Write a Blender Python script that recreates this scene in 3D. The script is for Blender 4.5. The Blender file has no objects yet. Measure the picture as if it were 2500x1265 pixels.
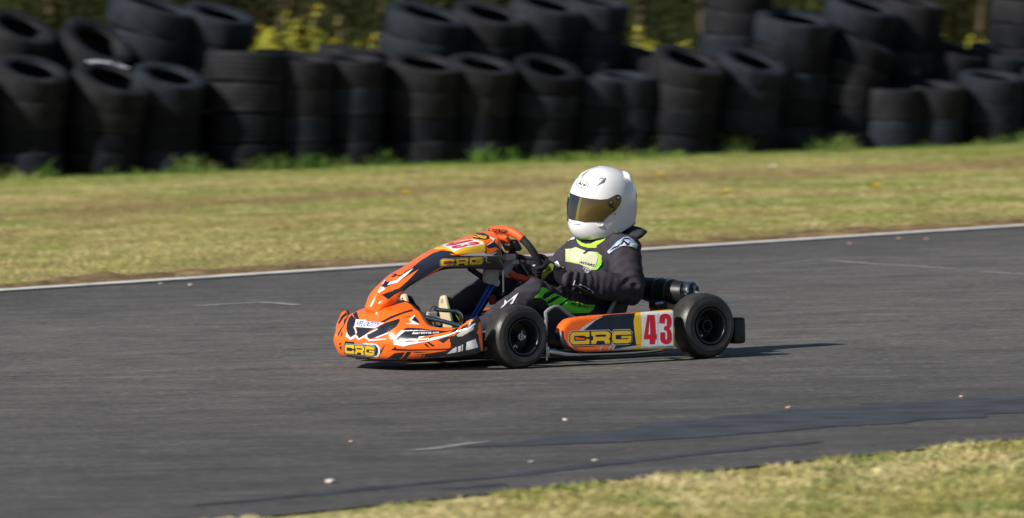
import bpy, bmesh, math, random
import numpy as np
from mathutils import Vector, Matrix, noise, geometry
from mathutils.bvhtree import BVHTree

# ------------------------------------------------------------------ camera, sky, sun, exposure
S = bpy.context.scene
C = S.collection
FPX, CAM_H, ROLL, HORIZON = 22000.0, 1.9, math.radians(-1.2), -841.0   # long lens from 38 m; photo is 2500 x 1265
PITCH = math.atan2(-HORIZON, FPX)
camd = bpy.data.cameras.new('camera'); cam = bpy.data.objects.new('camera', camd); C.objects.link(cam)
S.camera = cam
camd.sensor_fit = 'HORIZONTAL'; camd.sensor_width = 36.0; camd.lens = 36.0 * FPX / 2500.0
camd.clip_start = 0.5; camd.clip_end = 2000
cam.matrix_world = (Matrix.Translation((0, 0, CAM_H)) @ Matrix.Rotation(math.pi / 2 - PITCH, 4, 'X')
                    @ Matrix.Rotation(ROLL, 4, 'Z'))
camd.dof.use_dof = True; camd.dof.focus_distance = 38.3; camd.dof.aperture_fstop = 6.3; camd.dof.aperture_ratio = 0.5
camd.dof.aperture_blades = 0

KF = Vector((-0.82730314, -0.56175574, 0)); KL = Vector((0.56175574, -0.82730314, 0))   # kart forward / left
KO = Vector((-0.25305742, 38.07335875, 0)); WB = 0.9535
SUN_EL = math.radians(34.0)
_sd = (KF * math.cos(math.radians(-2.0)) - KL * math.sin(math.radians(-2.0)))
SUN = Vector((_sd.x * math.cos(SUN_EL), _sd.y * math.cos(SUN_EL), math.sin(SUN_EL)))
w = bpy.data.worlds.new('World'); S.world = w; w.use_nodes = True
nt = w.node_tree; bg = nt.nodes['Background']; sky = nt.nodes.new('ShaderNodeTexSky')
sky.sky_type = 'NISHITA'; sky.sun_disc = False; sky.sun_elevation = SUN_EL
sky.sun_rotation = math.atan2(SUN.x, SUN.y); sky.air_density = 1.0; sky.dust_density = 0.6; sky.ozone_density = 1.0
nt.links.new(sky.outputs['Color'], bg.inputs['Color']); bg.inputs['Strength'].default_value = 0.056
sl = bpy.data.lights.new('sun', 'SUN'); sl.energy = 5.0; sl.angle = math.radians(0.5); sl.color = (1.0, 0.945, 0.86)
so = bpy.data.objects.new('sun', sl); C.objects.link(so); so.location = (-20, 10, 30)
so.rotation_euler = (-SUN).to_track_quat('-Z', 'Y').to_euler()
S.view_settings.view_transform = 'Standard'; S.view_settings.look = 'None'
S.view_settings.exposure = 0.25; S.view_settings.gamma = 1.0
random.seed(7); rng = np.random.default_rng(7)

# ------------------------------------------------------------------ survey helpers: photo measurements -> metres
_F = Vector((0, math.cos(PITCH), -math.sin(PITCH))); _R = Vector((1, 0, 0)); _D = Vector((0, -math.sin(PITCH), -math.cos(PITCH)))
CAMP = Vector((0, 0, CAM_H))
def ray(px, py):
    x, y = px - 1250, py - 632.5
    c, s = math.cos(ROLL), math.sin(ROLL)
    return (_F * FPX + _R * (x * c + y * s) + _D * (-x * s + y * c)).normalized()
def gnd(px, py, z=0.0):
    d = ray(px, py); return CAMP + d * ((z - CAM_H) / d.z)
def w2k(P):
    q = P - KO; return Vector((q.dot(KF), q.dot(KL), q.z))
KC = w2k(CAMP)
def kdir(d): return Vector((d.dot(KF), d.dot(KL), d.z))
def kY(px, py, Y):
    d = kdir(ray(px, py)); return KC + d * ((Y - KC.y) / d.y)
KM = Matrix(((KF.x, KL.x, 0, KO.x), (KF.y, KL.y, 0, KO.y), (0, 0, 1, 0), (0, 0, 0, 1)))

# ------------------------------------------------------------------ materials
MATS = {}
def mat(name, col, rough=0.5, metal=0.0, coat=0.0, noise_amt=0.0, noise_scale=20.0, col2=None, bump=0.0, bump_scale=60.0, spec=0.5, rvar=0.0):
    if name in MATS: return MATS[name]
    m = bpy.data.materials.new(name); m.use_nodes = True
    n = m.node_tree.nodes; l = m.node_tree.links; b = n['Principled BSDF']
    b.inputs['Base Color'].default_value = (*col, 1); b.inputs['Roughness'].default_value = rough
    b.inputs['Metallic'].default_value = metal; b.inputs['Coat Weight'].default_value = coat
    b.inputs['Coat Roughness'].default_value = 0.12; b.inputs['Specular IOR Level'].default_value = spec
    tc = n.new('ShaderNodeTexCoord')
    if noise_amt > 0 or rvar > 0:
        t = n.new('ShaderNodeTexNoise'); t.inputs['Scale'].default_value = noise_scale; t.inputs['Detail'].default_value = 6
        l.new(tc.outputs['Object'], t.inputs['Vector'])
        r = n.new('ShaderNodeMapRange'); r.inputs['From Min'].default_value = 0.3; r.inputs['From Max'].default_value = 0.7
        l.new(t.outputs['Fac'], r.inputs['Value'])
        if noise_amt > 0:
            mx = n.new('ShaderNodeMix'); mx.data_type = 'RGBA'
            c2 = col2 or tuple(min(1, c * (1 + noise_amt)) for c in col)
            c1 = col if col2 else tuple(c * (1 - noise_amt) for c in col)
            mx.inputs['A'].default_value = (*c1, 1); mx.inputs['B'].default_value = (*c2, 1)
            l.new(r.outputs['Result'], mx.inputs['Factor']); l.new(mx.outputs['Result'], b.inputs['Base Color'])
        if rvar > 0:
            r2 = n.new('ShaderNodeMapRange'); r2.inputs['To Min'].default_value = rough - rvar; r2.inputs['To Max'].default_value = rough + rvar
            l.new(t.outputs['Fac'], r2.inputs['Value']); l.new(r2.outputs['Result'], b.inputs['Roughness'])
    if name in ('orange_plastic', 'white_vinyl', 'yellow_vinyl', 'black_vinyl'):   # grime flecks and rubber marbles stuck to the bodywork
        src = b.inputs['Base Color'].links[0].from_socket if b.inputs['Base Color'].links else None
        t3 = n.new('ShaderNodeTexNoise'); t3.inputs['Scale'].default_value = 95; t3.inputs['Detail'].default_value = 3
        t4 = n.new('ShaderNodeTexNoise'); t4.inputs['Scale'].default_value = 7; t4.inputs['Detail'].default_value = 4
        l.new(tc.outputs['Object'], t3.inputs['Vector']); l.new(tc.outputs['Object'], t4.inputs['Vector'])
        r3 = n.new('ShaderNodeMapRange'); r3.inputs['From Min'].default_value = .66; r3.inputs['From Max'].default_value = .72; l.new(t3.outputs['Fac'], r3.inputs['Value'])
        r4 = n.new('ShaderNodeMapRange'); r4.inputs['From Min'].default_value = .50; r4.inputs['From Max'].default_value = .75; r4.inputs['To Max'].default_value = .28 if 'helmet' not in name else .08; l.new(t4.outputs['Fac'], r4.inputs['Value'])
        ml = n.new('ShaderNodeMath'); ml.operation = 'MULTIPLY_ADD'; l.new(r3.outputs['Result'], ml.inputs[0]); ml.inputs[1].default_value = .5 if 'helmet' not in name else .15; l.new(r4.outputs['Result'], ml.inputs[2])
        mx3 = n.new('ShaderNodeMix'); mx3.data_type = 'RGBA'; l.new(ml.outputs[0], mx3.inputs['Factor'])
        if src: l.new(src, mx3.inputs['A'])
        else: mx3.inputs['A'].default_value = (*col, 1)
        mx3.inputs['B'].default_value = (.07, .055, .045, 1) if name != 'black_vinyl' else (.06, .055, .05, 1); l.new(mx3.outputs['Result'], b.inputs['Base Color'])
    if bump > 0:
        t2 = n.new('ShaderNodeTexNoise'); t2.inputs['Scale'].default_value = bump_scale; t2.inputs['Detail'].default_value = 5
        l.new(tc.outputs['Object'], t2.inputs['Vector'])
        bp = n.new('ShaderNodeBump'); bp.inputs['Strength'].default_value = bump; bp.inputs['Distance'].default_value = 0.01
        l.new(t2.outputs['Fac'], bp.inputs['Height']); l.new(bp.outputs['Normal'], b.inputs['Normal'])
    MATS[name] = m; return m

ORANGE = mat('orange_plastic', (0.92, 0.150, 0.012), 0.30, coat=0.35, noise_amt=0.07, noise_scale=14, rvar=0.08)
BLACKV = mat('black_vinyl', (0.012, 0.014, 0.022), 0.28, coat=0.4, rvar=0.05, noise_scale=15)
BLACKP = mat('black_plastic', (0.014, 0.014, 0.016), 0.42, noise_amt=0.2, noise_scale=40)
WHITEV = mat('white_vinyl', (0.80, 0.80, 0.80), 0.30, coat=0.3)
SILVERV = mat('silver_vinyl', (0.55, 0.56, 0.60), 0.30, coat=0.3)
GREYV = mat('grey_vinyl', (0.42, 0.40, 0.37), 0.35, coat=0.2)
YELLOWV = mat('yellow_vinyl', (0.85, 0.52, 0.012), 0.30, coat=0.3)
REDV = mat('red_vinyl', (0.62, 0.012, 0.025), 0.32, coat=0.3)
BLUEV = mat('blue_vinyl', (0.03, 0.09, 0.55), 0.35, coat=0.2)
CHROME = mat('chrome_tube', (0.62, 0.64, 0.67), 0.14, metal=1.0, rvar=0.05, noise_scale=30)
STEEL = mat('brushed_steel', (0.45, 0.45, 0.46), 0.34, metal=1.0, noise_amt=0.15, noise_scale=60)
BLUEA = mat('blue_anodised_alloy', (0.03, 0.10, 0.42), 0.25, metal=0.8)
ALLOY = mat('dark_cast_alloy', (0.035, 0.036, 0.04), 0.36, metal=0.5, noise_amt=0.2, noise_scale=40)
GREYP = mat('grey_plastic', (0.34, 0.34, 0.36), 0.5, noise_amt=0.1)
PAPER = mat('pale_bracket', (0.45, 0.44, 0.42), 0.5, noise_amt=0.1)
SLICK = mat('racing_rubber', (0.030, 0.031, 0.033), 0.36, noise_amt=0.35, noise_scale=26, bump=0.04, bump_scale=120, rvar=0.06)
SUIT = mat('charcoal_suit_cloth', (0.041, 0.037, 0.050), 0.85, noise_amt=0.22, noise_scale=26, bump=0.25, bump_scale=240, spec=0.25)
SUITB = mat('black_suit_cloth', (0.012, 0.012, 0.018), 0.85, noise_amt=0.3, noise_scale=30, bump=0.25, bump_scale=240, spec=0.25)
GREENS = mat('green_suit_cloth', (0.17, 0.86, 0.05), 0.75, noise_amt=0.10, noise_scale=30, bump=0.3, bump_scale=120, spec=0.25)
LIMES = mat('lime_suit_cloth', (0.38, 0.56, 0.07), 0.75, noise_amt=0.08, noise_scale=30, bump=0.3, bump_scale=120, spec=0.25)
CREAMS = mat('pale_suit_print', (0.50, 0.52, 0.36), 0.75, noise_amt=0.08, noise_scale=30, spec=0.25)
OLIVES = mat('olive_glove_cloth', (0.26, 0.34, 0.07), 0.75, noise_amt=0.1, noise_scale=50, spec=0.25)
WHITES = mat('white_suit_print', (0.66, 0.68, 0.76), 0.7, noise_amt=0.06, noise_scale=50, spec=0.25)
LBLUES = mat('pale_blue_suit_print', (0.34, 0.46, 0.74), 0.7, noise_amt=0.06, noise_scale=50, spec=0.25)
HELM = mat('white_helmet_shell', (0.85, 0.85, 0.87), 0.17, coat=1.0)
HELMG = mat('grey_helmet_vent', (0.20, 0.20, 0.22), 0.4)
VISOR = mat('gold_tint_visor', (0.095, 0.062, 0.014), 0.08, metal=0.35, coat=1.0)
VISORD = mat('dark_visor_reflection', (0.012, 0.016, 0.022), 0.1, coat=1.0)
VISORY = mat('yellow_visor_reflection', (0.15, 0.13, 0.015), 0.15, coat=0.6)
TAN = mat('tan_shoe_sole', (0.58, 0.50, 0.32), 0.7, noise_amt=0.08, noise_scale=60)
TREAD = mat('scuffed_tread_rubber', (0.031, 0.029, 0.028), 0.44, noise_amt=0.4, noise_scale=22, bump=0.08, bump_scale=90, rvar=0.08)
SEATM = mat('dark_seat_laminate', (0.022, 0.024, 0.03), 0.4, noise_amt=0.45, noise_scale=220)
TRIM = mat('silver_seat_trim', (0.32, 0.33, 0.36), 0.45, metal=0.4, noise_amt=0.4, noise_scale=300)
REDP = mat('red_plastic', (0.30, 0.02, 0.015), 0.4)
TANK = mat('dark_tank_plastic', (0.02, 0.025, 0.04), 0.4)
BROWNR = mat('brake_disc_steel', (0.22, 0.17, 0.14), 0.35, metal=0.8, noise_amt=0.2)

# ------------------------------------------------------------------ mesh builder
class MB:
    def __init__(s): s.v = []; s.f = []; s.m = []; s.mats = []
    def mi(s, m):
        if m not in s.mats: s.mats.append(m)
        return s.mats.index(m)
    def add(s, vs, fs, m):
        o = len(s.v); k = s.mi(m)
        s.v += [tuple(p) for p in vs]
        for f in fs: s.f.append(tuple(i + o for i in f)); s.m.append(k)
        return s
    def grid(s, rows, m, closed_u=False, closed_v=False, cap=False, matf=None):
        n, k = len(rows), len(rows[0]); vs = [p for r in rows for p in r]; fs = []
        o = len(s.v); s.v += [tuple(p) for p in vs]
        for i in range(n if closed_u else n - 1):
            for j in range(k if closed_v else k - 1):
                a, b = i, (i + 1) % n; c, d = j, (j + 1) % k
                s.f.append((o + a * k + c, o + a * k + d, o + b * k + d, o + b * k + c))
                s.m.append(s.mi(matf(i, j) if matf else m))
        if cap:
            for i in (0, n - 1):
                s.f.append(tuple(o + i * k + j for j in range(k))); s.m.append(s.mi(m))
        return s
    def tube(s, pts, r, m, n=12, cap=True, smooth=0, matf=None):
        pts = [Vector(p) for p in pts]
        rs = list(r) if hasattr(r, '__len__') else [r] * len(pts)
        if smooth: pts, rs = catmull(pts, rs, smooth)
        rows = []; t0 = (pts[1] - pts[0]).normalized()
        u = t0.orthogonal().normalized()
        for i, p in enumerate(pts):
            t = (pts[min(i + 1, len(pts) - 1)] - pts[max(i - 1, 0)]).normalized()
            u = (u - t * u.dot(t)).normalized(); v = t.cross(u)
            rows.append([p + (u * math.cos(a) + v * math.sin(a)) * rs[i] for a in [2 * math.pi * j / n for j in range(n)]])
        return s.grid(rows, m, closed_v=True, cap=cap, matf=matf)
    def lathe(s, prof, c, axis, m, n=40, matf=None, closed=False):
        # prof: (along axis, radius)
        a = Vector(axis).normalized(); u = a.orthogonal().normalized(); v = a.cross(u); c = Vector(c); rows = []
        for k in range(n):
            t = 2 * math.pi * k / n; d = u * math.cos(t) + v * math.sin(t)
            rows.append([c + a * h + d * r for h, r in prof])
        return s.grid(rows, m, closed_u=True, closed_v=closed, matf=(lambda i, j: matf(j)) if matf else None)
    def box(s, c, sz, m, rot=None, bev=0.0):
        bm = bmesh.new(); bmesh.ops.create_cube(bm, size=1.0)
        for v in bm.verts: v.co = Vector((v.co.x * sz[0], v.co.y * sz[1], v.co.z * sz[2]))
        if bev: bmesh.ops.bevel(bm, geom=list(bm.edges), offset=bev, segments=3, affect='EDGES', profile=0.6)
        return s.bm(bm, m, Matrix.Translation(c) @ (rot.to_4x4() if rot else Matrix()))
    def bm(s, bm, m, M=Matrix()):
        bm.verts.index_update(); s.add([M @ v.co for v in bm.verts], [[v.index for v in f.verts] for f in bm.faces], m); bm.free(); return s
    def prism(s, outline, nrm, depth, m, bev=0.0, seg=3):
        bm = bmesh.new(); vs = [bm.verts.new(p) for p in outline]; f = bm.faces.new(vs)
        r = bmesh.ops.extrude_face_region(bm, geom=[f])
        for e in r['geom']:
            if isinstance(e, bmesh.types.BMVert): e.co += Vector(nrm) * depth
        bmesh.ops.recalc_face_normals(bm, faces=bm.faces)
        if bev:
            ed = [e for e in bm.edges if len(e.link_faces) == 2 and e.calc_face_angle() > 0.6]
            bmesh.ops.bevel(bm, geom=ed, offset=bev, segments=seg, affect='EDGES', profile=0.5, clamp_overlap=True)
        return s.bm(bm, m)
    def bvh(s): return BVHTree.FromPolygons([Vector(p) for p in s.v], s.f)
    def build(s, name, parent=None, sharp=40, recalc=False):
        me = bpy.data.meshes.new(name); me.from_pydata(s.v, [], s.f)
        for m in s.mats: me.materials.append(m)
        me.polygons.foreach_set('material_index', s.m); me.polygons.foreach_set('use_smooth', [True] * len(s.f))
        if recalc:
            bm = bmesh.new(); bm.from_mesh(me); bmesh.ops.recalc_face_normals(bm, faces=bm.faces); bm.to_mesh(me); bm.free()
        me.update()
        if sharp: me.set_sharp_from_angle(angle=math.radians(sharp))
        o = bpy.data.objects.new(name, me); C.objects.link(o)
        if parent: o.parent = parent
        return o

def catmull(pts, rs, k):
    P, Rr = [], []; n = len(pts)
    for i in range(n - 1):
        a, b, c, d = pts[max(i - 1, 0)], pts[i], pts[i + 1], pts[min(i + 2, n - 1)]
        for j in range(k):
            t = j / k
            P.append(0.5 * ((2 * b) + (c - a) * t + (2 * a - 5 * b + 4 * c - d) * t * t + (3 * b - a - 3 * c + d) * t ** 3))
            Rr.append(rs[i] * (1 - t) + rs[i + 1] * t)
    P.append(pts[-1]); Rr.append(rs[-1]); return P, Rr
def smooth_rows(rows, k):
    cols = [catmull([Vector(r[j]) for r in rows], [0] * len(rows), k)[0] for j in range(len(rows[0]))]
    return [[c[i] for c in cols] for i in range(len(cols[0]))]
def smooth_cols(rows, k): return [catmull([Vector(p) for p in r], [0] * len(r), k)[0] for r in rows]

def tag(o, label=None, cat=None, group=None, kind=None):
    if label: o['label'] = label
    if cat: o['category'] = cat
    if group: o['group'] = group
    if kind: o['kind'] = kind
    return o
def empty(name, M=None, parent=None):
    o = bpy.data.objects.new(name, None); C.objects.link(o); o.empty_display_size = 0.1
    if parent: o.parent = parent
    if M is not None: o.matrix_world = M
    return o

# ------------------------------------------------------------------ printed graphics lying on a surface (part of that surface's mesh)
def hit(bvh, px, py, off):
    d = kdir(ray(px, py)); p, n, i, _ = bvh.ray_cast(KC, d)
    if p is None: return None
    if n.dot(d) > 0: n = -n
    return p + n * off
def hitn(bvh, px, py, off):
    p = hit(bvh, px, py, off)
    if p is not None: return p
    d = kdir(ray(px, py)); a = KC + d * 38
    for _ in range(6):
        q, n, k, dist = bvh.find_nearest(a); a = KC + d * (q - KC).dot(d)
    return q + n * off
def decal(mb, bvh, poly, m, off=0.001, step=5.0, mirror=False):
    P = []
    for i, a in enumerate(poly):
        b = poly[(i + 1) % len(poly)]; L = math.hypot(b[0] - a[0], b[1] - a[1]); k = max(1, int(L / step))
        P += [Vector((a[0] + (b[0] - a[0]) * j / k, a[1] + (b[1] - a[1]) * j / k)) for j in range(k)]
    n = len(P); E = [(i, (i + 1) % n) for i in range(n)]
    xs = [p.x for p in P]; ys = [p.y for p in P]; Q = list(P)
    y = min(ys) + step * 0.5
    while y < max(ys):
        x = min(xs) + step * 0.5
        while x < max(xs): Q.append(Vector((x, y))); x += step
        y += step
    vs, es, fs, *_ = geometry.delaunay_2d_cdt(Q, E, [], 1, 0.01)
    pts = [hit(bvh, v.x, v.y, off) for v in vs]
    hs = [p for p in pts if p is not None]
    if not hs: return
    for i, v in enumerate(vs):   # a point just past the rim goes to the nearest bit of surface
        if pts[i] is None:
            d = kdir(ray(v.x, v.y)); a = KC + d * (sum((p - KC).dot(d) for p in hs) / len(hs)); 
            for _ in range(3):
                q, n, k, dist = bvh.find_nearest(a); a = KC + d * (q - KC).dot(d)
            if (a - q).length < .008: pts[i] = q + (n if n.dot(d) < 0 else -n) * off
    def ok(f):
        if any(pts[i] is None for i in f): return False
        return max((pts[f[i]] - pts[f[i - 1]]).length for i in range(len(f))) < 0.05
    keep = [f for f in fs if ok(f)]
    mp = {}; ov = []
    for f in keep:
        for i in f:
            if i not in mp: mp[i] = len(ov); ov.append(pts[i])
    mb.add(ov, [tuple(mp[i] for i in f) for f in keep], m)
    if mirror:
        mb.add([(p.x, -p.y, p.z) for p in ov], [tuple(mp[i] for i in reversed(f)) for f in keep], m)
def crop(x0, y0, k): return lambda pts: [(x0 + a / k, y0 + b / k) for a, b in pts]
def bil(q, u, v):   # q: top-left, top-right, bottom-right, bottom-left ; u right, v up
    a = [q[3][i] + (q[2][i] - q[3][i]) * u for i in (0, 1)]; b = [q[0][i] + (q[1][i] - q[0][i]) * u for i in (0, 1)]
    return (a[0] + (b[0] - a[0]) * v, a[1] + (b[1] - a[1]) * v)
def text(mb, bvh, s, q, m, off=0.002, shear=0.0, bold=0.0):
    cu = bpy.data.curves.new('t', 'FONT'); cu.body = s; cu.resolution_u = 3; cu.offset = bold
    o = bpy.data.objects.new('t', cu); C.objects.link(o)
    dg = bpy.context.evaluated_depsgraph_get(); dg.update(); me = o.evaluated_get(dg).to_mesh()
    v = [(p.co.x + shear * p.co.y, p.co.y) for p in me.vertices]; f = [tuple(p.vertices) for p in me.polygons]
    o.evaluated_get(dg).to_mesh_clear(); bpy.data.objects.remove(o); bpy.data.curves.remove(cu)
    x0, x1 = min(a for a, _ in v), max(a for a, _ in v); y0, y1 = min(b for _, b in v), max(b for _, b in v)
    pts = [hit(bvh, *bil(q, (a - x0) / (x1 - x0), (b - y0) / (y1 - y0)), off) for a, b in v]
    keep = [t for t in f if all(pts[i] is not None for i in t)]
    mp = {}; ov = []
    for t in keep:
        for i in t:
            if i not in mp: mp[i] = len(ov); ov.append(pts[i])
    mb.add(ov, [tuple(mp[i] for i in t) for t in keep], m)
LETC = [(.16, 0), (1, 0), (1, .40), (.90, .40), (.86, .46), (.86, .54), (.90, .60), (1, .60), (1, 1), (.16, 1), (.04, .90), (0, .74), (0, .26), (.04, .10)]
LETR = [(0, 0), (.24, 0), (.30, .24), (.68, .24), (.72, 0), (.98, 0), (.98, .28), (.90, .38), (1, .50), (1, .80), (.90, .96), (.76, 1), (0, 1), (0, .70), (.10, .62), (.10, .34), (0, .26)]
LETG = [(.16, 0), (.84, 0), (.96, .10), (1, .26), (1, .74), (.96, .90), (.84, 1), (.16, 1), (.04, .90), (0, .74), (0, .26), (.04, .10)]
def grow(poly, e, ey):
    cx, cy = .5, .5
    return [(cx + (x - cx) * (1 + 2 * e), cy + (y - cy) * (1 + 2 * ey)) for x, y in poly]
def hull(kind): return [(.14, 0), (1, 0), (1, 1), (.14, 1), (0, .78), (0, .22)] if kind == 'C' else ([(0, 0), (1, 0), (1, .8), (.9, 1), (0, 1)] if kind == 'R' else [(.14, 0), (.86, 0), (1, .22), (1, .78), (.86, 1), (.14, 1), (0, .78), (0, .22)])
def logo(mb, bvh, q, fill, ring=None, dark=BLACKV, o=0.0012, step=2.5, hot=None):
    cell = [(0, .315), (.345, .655), (.685, 1.0)]
    for (u0, u1), let, kind in zip(cell, (LETC, LETR, LETG), 'CRG'):
        mapp = lambda pl: [bil(q, u0 + (u1 - u0) * a, b) for a, b in pl]
        if ring: decal(mb, bvh, mapp(grow(hull(kind), .075, .13)), ring, o, step)
        decal(mb, bvh, mapp(grow(hull(kind), .045, .08)), dark, o + .0006, step)
        decal(mb, bvh, mapp(let), fill, o + .0012, step)
        if kind == 'C':
            decal(mb, bvh, mapp([(.2, .3), (.74, .3), (.86, .45), (.86, .55), (.74, .7), (.2, .7)]), dark, o + .0018, step)
            if hot: decal(mb, bvh, mapp([(.26, .36), (.72, .36), (.78, .46), (.5, .52), (.26, .62)]), hot, o + .0024, step)
        if kind == 'R': decal(mb, bvh, mapp([(.22, .58), (.72, .58), (.78, .64), (.72, .74), (.22, .74)]), dark, o + .0018, step)
        if kind == 'G':
            decal(mb, bvh, mapp([(.18, .34), (.46, .34), (.46, .60), (1.02, .60), (1.02, .68), (.18, .68)]), dark, o + .0018, step)
            decal(mb, bvh, mapp([(.46, .34), (.80, .34), (.84, .42), (.46, .39)]), dark, o + .0018, step)
DIG4 = [(.28, 1), (.83, 1), (.93, .345), (1, .34), (.98, .165), (.88, .16), (.84, 0), (.43, .0), (.46, .17), (.0, .17), (.02, .27)]
DIG4H = [(.46, .81), (.36, .33), (.50, .33)]
DIG3 = [(0, .69), (.03, .875), (.13, .96), (.39, 1), (.65, 1), (.86, .95), (.97, .83), (.97, .655), (.89, .57), (.79, .52), (.93, .44), (1, .29), (.99, .14), (.86, .04), (.60, 0), (.34, .01), (.13, .07), (.05, .18), (.07, .39), (.45, .39), (.45, .20), (.49, .15), (.57, .15), (.62, .20), (.62, .38), (.57, .44), (.37, .46), (.38, .58), (.56, .595), (.61, .655), (.61, .81), (.57, .85), (.48, .85), (.45, .81), (.44, .685)]

# ------------------------------------------------------------------ the setting: ground, track, verges
def vnoise(x, y, sc, seed=0):
    x = np.asarray(x) * sc; y = np.asarray(y) * sc
    xi = np.floor(x).astype(np.int64); yi = np.floor(y).astype(np.int64); fx = x - xi; fy = y - yi
    fx = fx * fx * (3 - 2 * fx); fy = fy * fy * (3 - 2 * fy)
    def h(a, b):
        n = (a * 374761393 + b * 668265263 + seed * 982451653) & 0x7fffffff
        n = ((n ^ (n >> 13)) * 1274126177) & 0x7fffffff
        return ((n ^ (n >> 16)) & 0xffff) / 65535.0
    return ((h(xi, yi) * (1 - fx) + h(xi + 1, yi) * fx) * (1 - fy) + (h(xi, yi + 1) * (1 - fx) + h(xi + 1, yi + 1) * fx) * fy)
def fbm(x, y, sc, seed=0):
    return 0.5 * vnoise(x, y, sc, seed) + 0.3 * vnoise(x, y, sc * 2.1, seed + 1) + 0.2 * vnoise(x, y, sc * 4.3, seed + 2)

FA = gnd(0, 712); FB = gnd(2500, 553); FD = (FB - FA).normalized(); FN = Vector((-FD.y, FD.x, 0))      # far track edge (FN points off the track)
NA = gnd(600, 1265); NB = gnd(2500, 1070); ND = (NB - NA).normalized(); NN = Vector((ND.y, -ND.x, 0))   # near track edge

def asphalt_mat():
    m = bpy.data.materials.new('worn_asphalt'); m.use_nodes = True
    n = m.node_tree.nodes; l = m.node_tree.links; b = n['Principled BSDF']
    tc = n.new('ShaderNodeTexCoord'); b.inputs['Roughness'].default_value = 0.82; b.inputs['Specular IOR Level'].default_value = 0.35
    def tex(sc, det=4, rough=.6, scale=(1, 1, 1)):
        mp = n.new('ShaderNodeMapping'); mp.inputs['Scale'].default_value = scale
        l.new(tc.outputs['Object'], mp.inputs['Vector'])
        t = n.new('ShaderNodeTexNoise'); t.inputs['Scale'].default_value = sc; t.inputs['Detail'].default_value = det; t.inputs['Roughness'].default_value = rough
        l.new(mp.outputs['Vector'], t.inputs['Vector']); return t
    def ramp(src, stops):
        r = n.new('ShaderNodeValToRGB'); e = r.color_ramp.elements
        while len(e) < len(stops): e.new(0.5)
        for k, (p, c) in enumerate(stops): e[k].position = p; e[k].color = (*c, 1)
        l.new(src, r.inputs['Fac']); return r
    def mixc(a, bb, mode='MULTIPLY', fac=1.0):
        x = n.new('ShaderNodeMix'); x.data_type = 'RGBA'; x.blend_type = mode; x.inputs['Factor'].default_value = fac
        l.new(a, x.inputs['A']); l.new(bb, x.inputs['B']); return x.outputs['Result']
    big = ramp(tex(0.16, 5).outputs['Fac'], [(0.3, (0.098, 0.095, 0.092)), (0.7, (0.128, 0.124, 0.119))])
    mid = ramp(tex(2.2, 6, .7).outputs['Fac'], [(0.30, (0.68, 0.68, 0.69)), (0.70, (1.30, 1.28, 1.25))])
    fine = ramp(tex(22, 3, .8).outputs['Fac'], [(0.30, (0.55, 0.55, 0.55)), (0.55, (1.0, 1.0, 1.0)), (0.72, (1.65, 1.6, 1.55))])
    v = n.new('ShaderNodeTexVoronoi'); v.inputs['Scale'].default_value = 6.0; l.new(tc.outputs['Object'], v.inputs['Vector'])
    pit = ramp(v.outputs['Distance'], [(0.0, (0.45, 0.45, 0.46)), (0.10, (0.5, 0.5, 0.5)), (0.16, (1, 1, 1))])
    v2 = n.new('ShaderNodeTexVoronoi'); v2.inputs['Scale'].default_value = 9.0; l.new(tc.outputs['Object'], v2.inputs['Vector'])
    chip = ramp(v2.outputs['Distance'], [(0.0, (2.2, 2.0, 1.9)), (0.09, (1.9, 1.8, 1.7)), (0.13, (1, 1, 1))])
    rot = n.new('ShaderNodeMapping'); rot.inputs['Rotation'].default_value = (0, 0, -math.atan2(FD.y, FD.x)); rot.inputs['Scale'].default_value = (.22, 1.6, 1)
    l.new(tc.outputs['Object'], rot.inputs['Vector']); gr = n.new('ShaderNodeTexNoise'); gr.inputs['Scale'].default_value = 4.5; gr.inputs['Detail'].default_value = 5; gr.inputs['Roughness'].default_value = .75
    l.new(rot.outputs['Vector'], gr.inputs['Vector']); grain = ramp(gr.outputs['Fac'], [(0.3, (.72, .72, .73)), (0.7, (1.3, 1.29, 1.27))])
    # tone bands parallel to the track: palest mid-width, darker towards both edges
    geo = n.new('ShaderNodeNewGeometry'); dp = n.new('ShaderNodeVectorMath'); dp.operation = 'DOT_PRODUCT'
    l.new(geo.outputs['Position'], dp.inputs[0]); dp.inputs[1].default_value = FN
    ad = n.new('ShaderNodeMath'); ad.operation = 'SUBTRACT'; ad.inputs[1].default_value = FA.dot(FN); l.new(dp.outputs['Value'], ad.inputs[0])
    wob = n.new('ShaderNodeMath'); wob.operation = 'MULTIPLY_ADD'; l.new(tex(0.3, 3).outputs['Fac'], wob.inputs[0]); wob.inputs[1].default_value = 1.5; l.new(ad.outputs[0], wob.inputs[2])
    mr = n.new('ShaderNodeMapRange'); mr.inputs['From Min'].default_value = -14; mr.inputs['From Max'].default_value = 1.2; l.new(wob.outputs[0], mr.inputs['Value'])
    band = ramp(mr.outputs['Result'], [(0.0, (0.62, 0.62, 0.65)), (0.22, (0.72, 0.72, 0.74)), (0.45, (1.0, 1.0, 1.0)), (0.75, (.95, .95, .96)), (0.95, (.72, .72, .74))])
    c = mixc(mixc(mixc(mixc(big.outputs[0], mid.outputs[0]), fine.outputs[0]), pit.outputs[0], fac=.7), chip.outputs[0], fac=.45)
    c = mixc(mixc(c, grain.outputs[0]), band.outputs[0]); l.new(c, b.inputs['Base Color'])
    bp = n.new('ShaderNodeBump'); bp.inputs['Strength'].default_value = 0.5; bp.inputs['Distance'].default_value = 0.006
    l.new(tex(55, 4, .8).outputs['Fac'], bp.inputs['Height']); l.new(bp.outputs['Normal'], b.inputs['Normal'])
    return m
def sheet(name, rows, m, z=None):
    mb = MB(); mb.grid(rows, m); return mb.build(name, sharp=0)
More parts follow.
